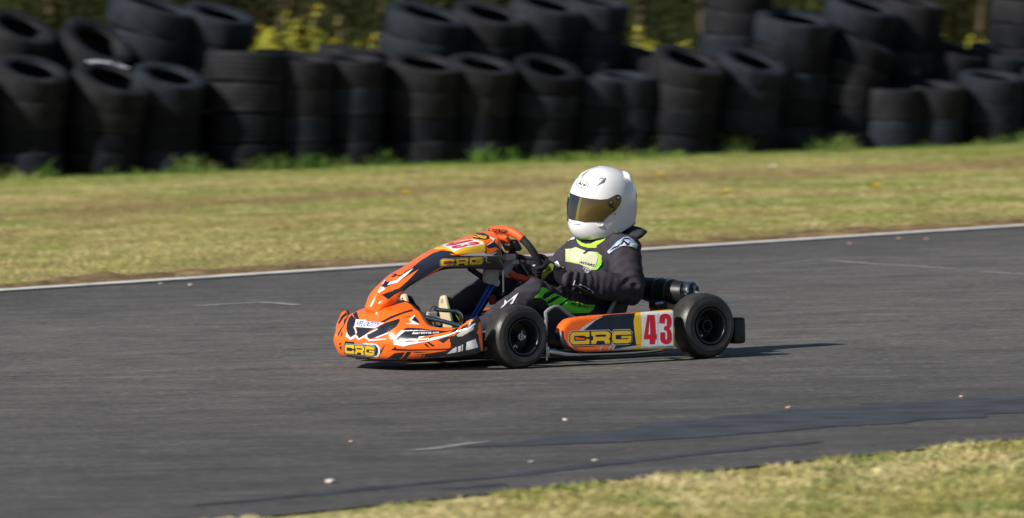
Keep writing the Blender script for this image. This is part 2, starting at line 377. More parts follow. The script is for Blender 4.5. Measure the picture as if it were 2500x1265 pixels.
SOIL = mat('verge_soil', (0.24, 0.19, 0.085), 0.95, noise_amt=0.4, noise_scale=1.6, col2=(0.30, 0.29, 0.085), bump=0.6, bump_scale=14, spec=0.1)
mb = MB(); mb.grid([[(-600, -60, -.008), (600, -60, -.008)], [(-600, 900, -.008), (600, 900, -.008)]], SOIL)
tag(mb.build('ground', sharp=0), kind='structure')
ASPH = asphalt_mat()
mb = MB(); far0, far1 = FA - FD * 60, FB + FD * 60; n0, n1 = NA - ND * 30, NB + ND * 50
rows = []
for k in range(41):
    t = k / 40; a = n0.lerp(n1, t); b = far0.lerp(far1, t); rows.append([a.lerp(b, j / 12) + Vector((0, 0, 0.0)) for j in range(13)])
edge = [Vector((p.x, p.y, -.06)) for p in [r[0] for r in rows]]
mb.grid(rows, ASPH); mb.grid([edge, [r[0] for r in rows]], ASPH)
tag(mb.build('track', sharp=0), kind='structure')
# white edge line, with a worn ragged outline
PAINT = mat('worn_white_paint', (0.46, 0.45, 0.42), 0.8, noise_amt=0.5, noise_scale=7, col2=(0.72, 0.71, 0.68), bump=0.3)
FADED = mat('faded_paint', (0.125, 0.125, 0.125), 0.85, noise_amt=0.35, noise_scale=14, col2=(0.34, 0.34, 0.34))
rows = []
for k in range(700):
    p = FA + FD * (-6 + k * 0.03); a = 0.02 * (noise.noise((k * .11, 0, 3)) + .6 * noise.noise((k * .5, 2, 3)))
    b_ = 0.035 * (noise.noise((k * .13, 7, 3)) + noise.noise((k * .6, 9, 3)))
    rows.append([p + FN * (-.08 + a * .7) + Vector((0, 0, .004)), p + FN * (-.08 + a * .7) + Vector((0, 0, .010)), p + FN * (.06 + b_ * .7) + Vector((0, 0, .012)), p + FN * (.08 + b_ * .7) + Vector((0, 0, -.03))])
mb = MB(); mb.grid(rows, PAINT); tag(mb.build('edge_line', sharp=60), kind='structure')
def mark(name, px, m, wid, z=.0022, rag=.3):
    pts = [gnd(*p) for p in px]; P, _ = catmull(pts, [0] * len(pts), 24); L = []; 
    for i, p in enumerate(P):
        d = (P[min(i + 1, len(P) - 1)] - P[max(i - 1, 0)]); d.z = 0; d.normalize(); q = Vector((-d.y, d.x, 0))
        ta = min(1, 6 * min(i, len(P) - 1 - i) / len(P)) ** .5 + .05
        wv = wid(i / (len(P) - 1)) if callable(wid) else wid
        wl = wv * ta * (1 + rag * noise.noise((i * .13, wid if not callable(wid) else 3, 1))); wr = wv * ta * (1 + rag * noise.noise((i * .15, wid if not callable(wid) else 5, 9)))
        L.append([p + q * wl + Vector((0, 0, z)), p - q * wr + Vector((0, 0, z))])
    b = MB(); b.grid(L, m); tag(b.build(name, sharp=0), kind='structure')
mark('faded_paint_line', [(478, 748), (560, 743), (640, 738)], FADED, .030)
mark('faded_paint_line', [(636, 738), (680, 741), (728, 746)], FADED, .036)
mark('faded_paint_line', [(985, 1101), (1060, 1096), (1130, 1085), (1195, 1079)], FADED, .028)
mark('faded_paint_line', [(1895, 644), (2010, 637), (2140, 645), (2340, 657)], FADED, .026)
mark('faded_paint_line', [(2400, 664), (2500, 670), (2620, 676)], FADED, .026)
TAR = mat('tar_seal', (0.043, 0.047, 0.058), 0.75, noise_amt=0.4, noise_scale=5, spec=0.4, bump=.4, bump_scale=60)
mark('tar_seam', [(1130, 1093), (1500, 1070), (1900, 1032), (2250, 1003), (2520, 984), (2700, 972)], TAR, lambda t: .07 + .38 * min(1, 2.2 * t), rag=.35)
mark('tar_seam', [(470, 1236), (760, 1208), (1000, 1184), (1250, 1160), (1560, 1124), (1900, 1088), (2010, 1080)], TAR, .05, rag=.5)
mark('tar_seam', [(1080, 1195), (1180, 1186), (1230, 1182)], TAR, .04, rag=.8)

DIRT = mat('trodden_dirt', (0.10, 0.066, 0.036), 0.95, noise_amt=0.6, noise_scale=5, col2=(0.24, 0.17, 0.095), bump=1.0, bump_scale=9, spec=0.05)
rows = []
for k in range(420):
    p = FA + FD * (-6 + k * 0.05); e = .7 + .7 * noise.noise((k * .07, 4, 4)) + .5 * noise.noise((k * .31, 8, 4))
    rows.append([p + FN * (.06 + (e - .06) * t) + Vector((0, 0, -.005 + .045 * max(0, noise.noise((k * .22, t * 6, 3))) * (t > 0.05) * (t < .95))) for t in np.linspace(0, 1, 14)])
mb = MB(); mb.grid(rows, DIRT); tag(mb.build('dirt_edge', sharp=0), kind='structure')
# grass: one mesh of blades per verge
def blades(name, N, sampler, colour, height, m):
    x, y = sampler(N); N = len(x)
    h = height(x, y) * rng.uniform(.55, 1.25, N); a = rng.uniform(0, 2 * np.pi, N); lean = rng.uniform(.35, 1.25, N) * h; la = rng.uniform(0, 2 * np.pi, N)
    wd = rng.uniform(.0016, .0036, N) * np.clip(h / .04, .8, 2.2)
    z0 = np.full(N, -.010)
    v = np.zeros((N, 5, 3)); dx, dy = np.cos(a) * wd, np.sin(a) * wd; lx, ly = np.cos(la) * lean, np.sin(la) * lean
    v[:, 0] = np.stack([x - dx, y - dy, z0], 1); v[:, 1] = np.stack([x + dx, y + dy, z0], 1)
    v[:, 2] = np.stack([x + dx * .8 + lx * .35, y + dy * .8 + ly * .35, z0 + h * .62], 1); v[:, 3] = np.stack([x - dx * .8 + lx * .35, y - dy * .8 + ly * .35, z0 + h * .62], 1)
    v[:, 4] = np.stack([x + lx, y + ly, z0 + h * np.sqrt(np.clip(1 - (lean / h) ** 2 * .62, .12, 1))], 1)
    o = np.arange(N)[:, None] * 5
    me = bpy.data.meshes.new(name); me.vertices.add(N * 5); me.vertices.foreach_set('co', v.reshape(-1))
    lq = (o + np.array([[0, 1, 2, 3]])); lt = (o + np.array([[3, 2, 4]]))
    loops = np.concatenate([lq, lt], 1).reshape(-1); me.loops.add(len(loops)); me.loops.foreach_set('vertex_index', loops.astype(np.int32))
    me.polygons.add(N * 2); st = np.stack([np.arange(N) * 7, np.arange(N) * 7 + 4], 1).reshape(-1); me.polygons.foreach_set('loop_start', st.astype(np.int32))
    me.polygons.foreach_set('loop_total', np.tile([4, 3], N).astype(np.int32)); me.update(calc_edges=True); me.validate()
    c = colour(x, y); c = np.clip(c * rng.uniform(.72, 1.3, (N, 1)), 0, 1); c = np.concatenate([c, np.ones((N, 1))], 1)
    at = me.color_attributes.new('blade_colour', 'FLOAT_COLOR', 'POINT'); at.data.foreach_set('color', np.repeat(c, 5, 0).reshape(-1).astype(np.float32))
    me.materials.append(m); ob = bpy.data.objects.new(name, me); C.objects.link(ob); return ob
GM = bpy.data.materials.new('grass_blades'); GM.use_nodes = True
_n = GM.node_tree.nodes; _b = _n['Principled BSDF']; _a = _n.new('ShaderNodeAttribute'); _a.attribute_name = 'blade_colour'
GM.node_tree.links.new(_a.outputs['Color'], _b.inputs['Base Color']); _b.inputs['Roughness'].default_value = 0.7; _b.inputs['Specular IOR Level'].default_value = 0.25
_t = _n.new('ShaderNodeBsdfTranslucent'); _m = _n.new('ShaderNodeMixShader'); _m.inputs['Fac'].default_value = 0.3
GM.node_tree.links.new(_a.outputs['Color'], _t.inputs['Color']); GM.node_tree.links.new(_b.outputs[0], _m.inputs[1]); GM.node_tree.links.new(_t.outputs[0], _m.inputs[2])
GM.node_tree.links.new(_m.outputs[0], _n['Material Output'].inputs['Surface'])
STRAW, OLIVE, GREEN, BROWN, PALE = [np.array(c) for c in ((.58, .50, .23), (.37, .34, .12), (.17, .28, .04), (.27, .19, .10), (.66, .58, .32))]
def lerp(a, b, t): return a + (b - a) * t[:, None]
def sstep(a, b, x): t = np.clip((x - a) / (b - a), 0, 1); return t * t * (3 - 2 * t)
BASEX, BASEY = [-400, 2900], [449, 335]
_bl = [gnd(a, b) for a, b in zip(BASEX, BASEY)]
def stack_front(x):   # y of the tyre wall's front feet
    return np.interp(x, [p.x for p in _bl], [p.y for p in _bl])
def far_d(x, y): return (x - FA.x) * FN.x + (y - FA.y) * FN.y
def far_col(x, y):
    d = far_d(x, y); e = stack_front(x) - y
    n1 = fbm(x, y, .55, 3); n2 = fbm(x, y, 2.2, 11); n3 = fbm(x * .6, y, 1.0, 23); n4 = vnoise(x, y, 5.5, 5)
    nb = fbm(x * .8, y * .35, 1.3, 77); nc = vnoise(x, y * .6, 3.1, 91)
    c = lerp(np.tile(OLIVE, (len(x), 1)), STRAW, sstep(.36, .58, n1 * .5 + n2 * .5))
    c = lerp(c, GREEN * 1.15, sstep(.50, .64, n3) * .75); c = lerp(c, BROWN * 1.4, sstep(.58, .72, nb) * .55)
    c = lerp(c, PALE, sstep(.62, .78, n4) * .7); c = lerp(c, OLIVE * .6, sstep(.70, .88, nc) * .5)
    rut = np.exp(-((d - 8.6 - 1.6 * (vnoise(x, y, .3, 8) - .5)) / 1.0) ** 2); c = lerp(c, BROWN * 1.1, rut * sstep(.32, .52, n2) * .95)
    c = lerp(c, BROWN * .7, sstep(1.8, .2, d) * sstep(.28, .50, n2) * .95); c = lerp(c, BROWN * .22, sstep(1.8, .1, d) * sstep(.52, .66, nc) * .85)
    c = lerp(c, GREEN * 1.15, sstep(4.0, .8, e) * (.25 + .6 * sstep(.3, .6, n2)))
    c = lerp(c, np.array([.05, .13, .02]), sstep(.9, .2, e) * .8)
    return c
def far_h(x, y):
    e = stack_front(x) - y; n2 = fbm(x, y, 1.7, 31)
    return .016 + .018 * n2 + sstep(1.0, .3, e) * (.012 + .13 * sstep(.60, .9, vnoise(x, y, 4.6, 44)))
def far_s(N):
    u = rng.uniform(-8.5, 9.0, N); t = rng.uniform(0, 1, N)
    x = u; y0 = FA.y + (x - FA.x) * FD.y / FD.x; y1 = stack_front(x) + .5; y = y0 + .12 + (y1 - y0) * t
    d = far_d(x, y); keep = (d > .13 + .12 * vnoise(x, y, 3, 2)) & (rng.uniform(0, 1, N) < np.where(d < 1.8, .22 + .6 * np.clip(d / 1.5, 0, 1) + .9 * (fbm(x, y, 2.2, 11) - .4), 1))
    return x[keep], y[keep]
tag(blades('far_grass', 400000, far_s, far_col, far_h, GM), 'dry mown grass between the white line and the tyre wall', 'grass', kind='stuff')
def near_s(N):
    x = rng.uniform(-2.6, 3.6, N); y0 = NA.y + (x - NA.x) * ND.y / ND.x; y = y0 - .20 - rng.uniform(0, 1, N) ** 1.25 * 4.5
    k = ((x - NA.x) * NN.x + (y - NA.y) * NN.y) > .22 + .22 * (vnoise(x, y, 4, 9) - .35)
    return x[k], y[k]
def near_col(x, y):
    n1 = fbm(x, y, 1.6, 53); n2 = fbm(x, y, 5.0, 61); n3 = vnoise(x, y, 9, 71)
    c = lerp(np.tile(np.array([.42, .39, .13]), (len(x), 1)), np.array([.66, .56, .29]), sstep(.38, .6, n1 * .6 + n2 * .4))
    c = lerp(c, np.array([.17, .28, .045]), sstep(.55, .7, n2) * .7); c = lerp(c, PALE * 1.1, sstep(.62, .8, n3) * .7)
    return c
tag(blades('near_grass', 240000, near_s, near_col, lambda x, y: .028 + .035 * fbm(x, y, 3, 81), GM), 'sunlit dry grass at the near edge of the asphalt', 'grass', kind='stuff')

# ------------------------------------------------------------------ tyre wall: every tyre a thing of its own
def rubber(name, c1, c2):
    m = mat(name, c1, 0.62, noise_amt=0.5, noise_scale=7, col2=c2, bump=0.25, bump_scale=40, rvar=0.10, spec=0.05); return m
RB = [rubber('old_rubber_black', (0.0075, 0.0085, 0.0115), (0.017, 0.018, 0.022)), rubber('old_rubber_dusty_lit', (0.012, 0.0126, 0.015), (0.029, 0.030, 0.034)), rubber('old_rubber_bluish_lit', (0.012, 0.015, 0.021), (0.029, 0.035, 0.046))]  # dusty and bluish tones also carry the sunlight painted onto upper tyres
def tyre_mesh(Rr, wd, groove, m, letters=False, paint=None):
    h = wd / 2; ri = Rr * .60; pr = []
    pr += [(-h * .66, ri), (-h * .88, ri + .012), (-h * .985, ri + .045), (-h, ri + (Rr - ri) * .52), (-h * .985, Rr - .022), (-h * .90, Rr - .006)]
    gs = [-.52, -.18, .18, .52]
    for g in gs:
        e = .045
        pr += [(h * (g - e) - .001, Rr - .006 * abs(g) ** 2), (h * (g - e), Rr - groove), (h * (g + e), Rr - groove), (h * (g + e) + .001, Rr - .006 * abs(g) ** 2)]
    pr += [(h * .90, Rr - .006), (h * .985, Rr - .022), (h, ri + (Rr - ri) * .52), (h * .985, ri + .045), (h * .88, ri + .012), (h * .66, ri)]
    pr += [(h * .60, ri + .012), (h * .80, Rr - .06), (h * .6, Rr - .022), (0, Rr - .018), (-h * .6, Rr - .022), (-h * .80, Rr - .06), (-h * .60, ri + .012)]
    b = MB(); b.lathe(pr, (0, 0, 0), (0, 0, 1), m, n=44, closed=True)
    if letters:   # white raised sidewall letters
        for k in range(11):
            if k in (3, ): continue
            a = .5 + k * .13; r0, r1 = ri + .03, ri + .085; q = []
            for aa, rr in ((a, r0), (a + .075, r0), (a + .075, r1), (a, r1)): q.append((math.cos(aa) * rr, math.sin(aa) * rr, h * 1.0 + .003))
            b.add(q, [(0, 1, 2, 3)], mat('white_letter_paint', (.62, .64, .70), .6, noise_amt=.3, noise_scale=30))
    if paint is not None:   # a splash of white paint on the sidewall shoulder
        q = []; n = 14
        for k in range(n):
            t = 2 * math.pi * k / n; a = paint + .26 * math.cos(t) * (1 + .2 * math.sin(3 * t)); rr = ri + (Rr - ri) * (.62 + .26 * math.sin(t))
            q.append((math.cos(a) * rr, math.sin(a) * rr, h + .004 - max(0, rr - (Rr - .05)) * .5))
        b.add(q, [tuple(range(n))], mat('white_letter_paint', (.62, .64, .70), .6, noise_amt=.3, noise_scale=30))
    return b
PROTO = []
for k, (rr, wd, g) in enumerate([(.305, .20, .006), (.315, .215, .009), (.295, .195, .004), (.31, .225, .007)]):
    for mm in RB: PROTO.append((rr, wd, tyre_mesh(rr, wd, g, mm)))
MESHES = {}
def place_tyre(kind, c, axis, radius, thick, label, extra=None):
    key = kind if extra is None else (kind, extra)
    if key not in MESHES:
        rr, wd, b = PROTO[kind]
        if extra is not None: b = tyre_mesh(rr, wd, .006, b.mats[0], letters=(extra == 'letters'), paint=(None if extra == 'letters' else extra))
        o = b.build('old_tyre', sharp=35); MESHES[key] = o
    else:
        o = MESHES[key].copy(); C.objects.link(o)
    rr, wd, _ = PROTO[kind]
    z = Vector(axis).normalized(); q = z.to_track_quat('Z', 'Y'); spin = Matrix.Rotation(random.uniform(0, 6.28) if extra is None else 0, 4, 'Z')
    o.matrix_world = Matrix.Translation(c) @ q.to_matrix().to_4x4() @ spin @ Matrix.Diagonal((radius / rr, radius / rr, thick / wd, 1))
    tag(o, label, 'tyre', 'tyres stacked in the barrier wall')
ORD = ['first', 'second', 'third', 'fourth', 'fifth', 'sixth', 'seventh', 'eighth', 'ninth', 'tenth', 'eleventh', 'twelfth', 'thirteenth', 'fourteenth', 'fifteenth', 'sixteenth', 'seventeenth', 'eighteenth', 'nineteenth', 'twentieth']
def stack(row, idx, xl, xr, ytop, ybase, n, tr, tc, dy=0.0, mk=None, extra=None, lean=(0, 0), top_label=None):
    """leaning pile: the tyres sag further out of level towards the top"""
    g = gnd((xl + xr) / 2, float(np.interp((xl + xr) / 2, BASEX, BASEY))); sc = FPX / (g.y + .3 + dy); rad = (xr - xl) / 2 / sc
    base = Vector((((xl + xr) / 2 - 1250 - 2) / FPX * (g.y + .3 + dy), g.y + rad + dy, -.03))
    dpt = base.y
    top = CAM_H - (HORIZON * -1 + 0) / FPX * dpt * 1.0
    yy = ytop - 632.5 - ((xl + xr) / 2 - 1250) * math.sin(ROLL)
    top = CAM_H - (yy - HORIZON) / FPX * (dpt - rad * .8)
    th = (top + .03) / n
    p = base.copy(); ax = Vector((0, 0, 1))
    for k in range(n):
        f = 1.35 * ((k + .6) / n) ** 2.2
        a = Vector((math.tan(math.radians(tr * 1.05)) * f, -math.tan(math.radians(tc * 1.12)) * f, 1)).normalized()
        j = Vector((random.uniform(-.012, .012), random.uniform(-.012, .012), 0)) if k else Vector((0, 0, 0))
        p = p + ax * (th * .5 if k else 0) + a * (th * .5) + j; ax = a
        kd = mk if mk is not None and k == n - 1 else (random.choice([0, 3, 6, 9, 0, 3, 2, 8, 1, 5]) if k < n - 2 else random.choice([1, 2, 4, 5, 7, 8, 10, 11, 3]))  # paler rubber near the top, blacker below: sun and shade put into colour
        word = 'top' if k == n - 1 else ('bottom' if k == 0 else ORD[k] + ' from the ground')
        lab = f"worn black tyre, {word}, {ORD[idx]} {row} stack from the left"
        if k == n - 1 and top_label: lab = top_label
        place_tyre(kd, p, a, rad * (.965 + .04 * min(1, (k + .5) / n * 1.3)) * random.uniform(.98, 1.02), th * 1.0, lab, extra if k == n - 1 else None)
front = [(-215, -25, 170, 432, 4, 12, 12), (-25, 163, 158, 426, 4, 13, 15), (160, 357, 178, 420, 4, 17, 17), (322, 502, 176, 416, 4, 13, 14), (500, 703, 128, 412, 4, 3, -2),
         (660, 822, 140, 406, 4, 5, 5), (795, 948, 140, 400, 4, 3, 6), (940, 1133, 148, 393, 4, 9, 11), (1085, 1256, 150, 388, 4, 10, 12), (1240, 1410, 156, 380, 4, 13, 16),
         (1385, 1532, 192, 373, 3, 5, 2), (1450, 1610, 182, 367, 3, 4, 6), (1570, 1755, 136, 362, 4, 17, 14), (1738, 1912, 140, 358, 4, 17, 14), (1832, 2026, 38, 355, 5, 8, 9),
         (1985, 2155, 92, 354, 5, 24, 4), (2105, 2262, 214, 352, 2, 3, 3), (2212, 2362, 206, 350, 2, 5, 8), (2350, 2510, 182, 347, 3, 6, 8), (2490, 2680, 176, 343, 3, 8, 8)]
tops = {1: 'grey-rimmed top tyre tilted open towards the track, far left front stack', 2: 'tilted top tyre with white letters on its sidewall, front stack on the left',
        4: 'upright ribbed top tyre lit across its tread, tall front stack left of the yellow weeds', 9: 'tilted top tyre of the front stack straight above the white helmet',
        12: 'most sharply tipped top tyre, front stack right of the short dark pair', 14: 'bluish bulging top tyre of the tallest front stack, at the right'}
for i, a in enumerate(front):
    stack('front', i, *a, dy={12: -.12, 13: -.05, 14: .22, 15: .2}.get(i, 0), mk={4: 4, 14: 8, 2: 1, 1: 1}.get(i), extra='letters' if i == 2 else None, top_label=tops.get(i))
back = [(-75, 112, 48, 6, 19, 16, None), (95, 286, 72, 5, 27, 24, None), (240, 466, 4, 6, 15, 5, .9), (440, 615, 24, 6, 12, 10, None), (620, 792, 128, 4, 6, 3, None), (772, 940, 118, 4, 8, 2, None),
        (915, 1122, 26, 6, 13, 9, .55), (1085, 1272, 24, 6, 12, 12, .5), (1230, 1422, 2, 6, 12, 10, .5), (1370, 1522, 0, 6, 8, 7, .3), (1480, 1650, 128, 4, 18, 5, None),
        (1715, 1882, -35, 7, 8, 5, None), (1990, 2182, 4, 6, 14, 9, .2), (2135, 2292, 0, 6, 10, 6, None), (2245, 2392, 116, 4, 17, 8, None), (2350, 2525, 122, 4, 12, 8, None), (2418, 2610, -60, 7, 6, 3, None)]
btops = {1: 'wide open top tyre tipped steeply to the right, back stack at the left', 6: 'top tyre with a white paint splash, back stack right of the left-hand gap',
         10: 'low tipped top tyre beneath the yellow weeds of the middle gap'}
for i, (xl, xr, yt, n, tr, tc, ex) in enumerate(back):
    yb = 426 - (xl + xr) / 2 * .0335
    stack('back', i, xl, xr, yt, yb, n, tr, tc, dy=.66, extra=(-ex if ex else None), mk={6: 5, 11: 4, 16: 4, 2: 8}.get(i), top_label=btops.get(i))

# ------------------------------------------------------------------ scrub and wild flowers behind the tyre wall
def leafmat(name, c1, c2):
    m = mat(name, c1, 0.6, noise_amt=.4, noise_scale=3, col2=c2, spec=.3)
    n = m.node_tree.nodes; b = n['Principled BSDF']; t = n.new('ShaderNodeBsdfTranslucent'); t.inputs['Color'].default_value = (*c2, 1)
    x = n.new('ShaderNodeMixShader'); x.inputs[0].default_value = .25; o = n['Material Output']
    m.node_tree.links.new(b.outputs[0], x.inputs[1]); m.node_tree.links.new(t.outputs[0], x.inputs[2]); m.node_tree.links.new(x.outputs[0], o.inputs['Surface']); return m
LEAFD = leafmat('dark_scrub_leaf', (.032, .042, .016), (.085, .100, .030)); LEAFB = leafmat('brown_scrub_leaf', (.065, .05, .028), (.12, .095, .05))
LEAFY = leafmat('weed_leaf', (.34, .40, .04), (.72, .68, .08)); PETAL = mat('yellow_petal', (.75, .50, .01), .6); STEMM = mat('weed_stem', (.36, .38, .08), .7); DRYM = mat('dry_seed_stalk', (.36, .22, .12), .8)
def leaf(b, p, L, W, d, up, m):
    d = Vector(d).normalized(); s = d.cross(Vector(up)); s = s.normalized() if s.length > 1e-4 else d.orthogonal().normalized(); n_ = d.cross(s) * (L * .12)
    p = Vector(p); b.add([p, p + d * L * .45 + s * W + n_, p + d * L, p + d * L * .45 - s * W + n_], [(0, 1, 2, 3)], m)
b = MB()
for k in range(52000):
    x = random.uniform(-10.5, 11.0); z = random.uniform(0, 2.6); dep = 3.9 + 1.3 * noise.noise((x * .9, z * .8, 1)) + .5 * noise.noise((x * 3, z * 3, 7))
    if noise.noise((x * 1.7, z * 1.7, 20)) < -.28: continue
    p = Vector((x, stack_front(x) + dep + random.uniform(0, .5), z)); dd = Vector((random.gauss(0, 1), random.gauss(-.3, .8), random.gauss(.2, .8)))
    mm = LEAFB if noise.noise((x * 1.1, z * 1.4, 40)) > .22 else LEAFD
    leaf(b, p, random.uniform(.06, .14), random.uniform(.012, .028), dd, (random.random(), random.random(), 1), mm)
for k in range(44):
    x = -10 + 20 * k / 43; y = stack_front(x) + 5.6
    b.tube([(x, y, -.03), (x + random.uniform(-.3, .3), y - .4, 1.2), (x + random.uniform(-.6, .6), y - .2, 2.6)], [.05, .035, .015], LEAFB, n=6)
rows = [[(x, stack_front(x) + 6.0 + .4 * noise.noise((x, z, 0)), z) for z in (-.03, .7, 1.4, 2.1, 2.7)] for x in np.linspace(-30, 31, 90)]
b.grid(rows, LEAFD)
tag(b.build('undergrowth', sharp=0), 'dark tangled scrub rising behind the tyre wall', 'undergrowth', kind='stuff')
def weed(px, ytop, label, dy, tall=1.0, flowers=5, dry=False):
    g = gnd(px, 426 - px * .0335); base = Vector(((px - 1252) / FPX * (g.y + dy), g.y + dy, -.03))
    H = CAM_H - (ytop - 632.5 - (px - 1250) * math.sin(ROLL) - HORIZON) / FPX * base.y
    root = empty('wildflower_plant', Matrix.Translation(base)); sb = MB(); lb = MB()
    for s in range(10 if not dry else 4):
        a = random.uniform(0, 6.28); sp = random.uniform(.02, .26); hh = H * random.uniform(.55, 1.0) if s else H
        pts = [(0, 0, 0), (math.cos(a) * sp * .4, math.sin(a) * sp * .4, hh * .5), (math.cos(a) * sp, math.sin(a) * sp, hh)]
        P, _ = catmull([Vector(p) for p in pts], [0] * 3, 6); sb.tube(P, [.012 * (1 - .7 * i / len(P)) for i in range(len(P))], DRYM if dry else STEMM, n=5)
        for i, p in enumerate(P[2:]):
            for q in range(4 if not dry else 3):
                d = Vector((random.gauss(0, 1), random.gauss(0, 1), random.uniform(.0, .9)))
                leaf(lb, p, random.uniform(.04, .09) * (.8 if dry else 1), random.uniform(.008, .018) * (.5 if dry else 1), d, (0, 0, 1), DRYM if dry else LEAFY)
        if s < flowers:
            fb = MB()
            for q in range(10):
                t = 6.28 * q / 10; leaf(fb, P[-1], .042, .012, (math.cos(t), math.sin(t), .35), (0, 0, 1), PETAL)
                leaf(fb, P[-1], .03, .010, (math.cos(t + .3), math.sin(t + .3), .8), (0, 0, 1), PETAL)
            fb.build('flower_head', root, sharp=0)
    sb.build('stem', root, sharp=0); lb.build('leaves', root, sharp=0)
    tag(root, label, 'wild plant', 'wild plants behind the tyre wall'); return root
weed(628, 62, 'leafy yellow-flowered weed against the dark left stack edge', 2.3, flowers=4)
weed(662, 78, 'low pale green weed left of the tall yellow stem', 2.35, flowers=2)
weed(694, 92, 'short weed crouching just left of the tall yellow stem', 2.3, flowers=2)
weed(722, 12, 'tall slender yellow-green weed, highest of those in the left gap', 2.4, flowers=1)
weed(752, 84, 'low weed with bright yellow heads right of the tall stem', 2.3, flowers=4)
weed(795, 72, 'yellow-flowered weed left of the brown dry stalk', 2.35, flowers=5)
weed(826, 94, 'short yellow-green weed at the foot of the dry stalk', 2.3, flowers=2)
weed(850, 30, 'brown dry seed stalk standing among yellow weeds', 2.5, flowers=0, dry=True)
weed(884, 90, 'low yellow weed between the dry stalk and the tall stack', 2.3, flowers=2)
weed(1540, 70, 'yellow-green weed behind the low tipped tyre, left of its gap', 2.3, flowers=3)
weed(1590, 90, 'low yellow weed in the middle of its gap', 2.35, flowers=2)
weed(1640, 98, 'short yellow weed at the right of the middle gap', 2.3, flowers=2)
weed(2290, 62, 'bushy yellow weed at the left of the right-hand gap', 2.3, flowers=2)
weed(2340, 80, 'spreading yellow weed in the middle of the right-hand gap', 2.3, flowers=2)
weed(2385, 96, 'low yellow weed beside the tall stack at far right', 2.3, flowers=1)

def ell(b, c, r, m, rot=None):
    bm = bmesh.new(); bmesh.ops.create_icosphere(bm, subdivisions=4, radius=1)
    M = Matrix.Translation(c) @ (rot.to_4x4() if rot else Matrix()) @ Matrix.Diagonal((*r, 1)); b.bm(bm, m, M)
# ------------------------------------------------------------------ the racing kart (kart space: X forward, Y to its left, Z up, origin under the front axle)
kart = empty('racing_kart', KM)
tag(kart, 'orange and black racing go-kart with number 43 driving on the asphalt', 'go-kart')
def V(x, y, z): return Vector((x, y, z))

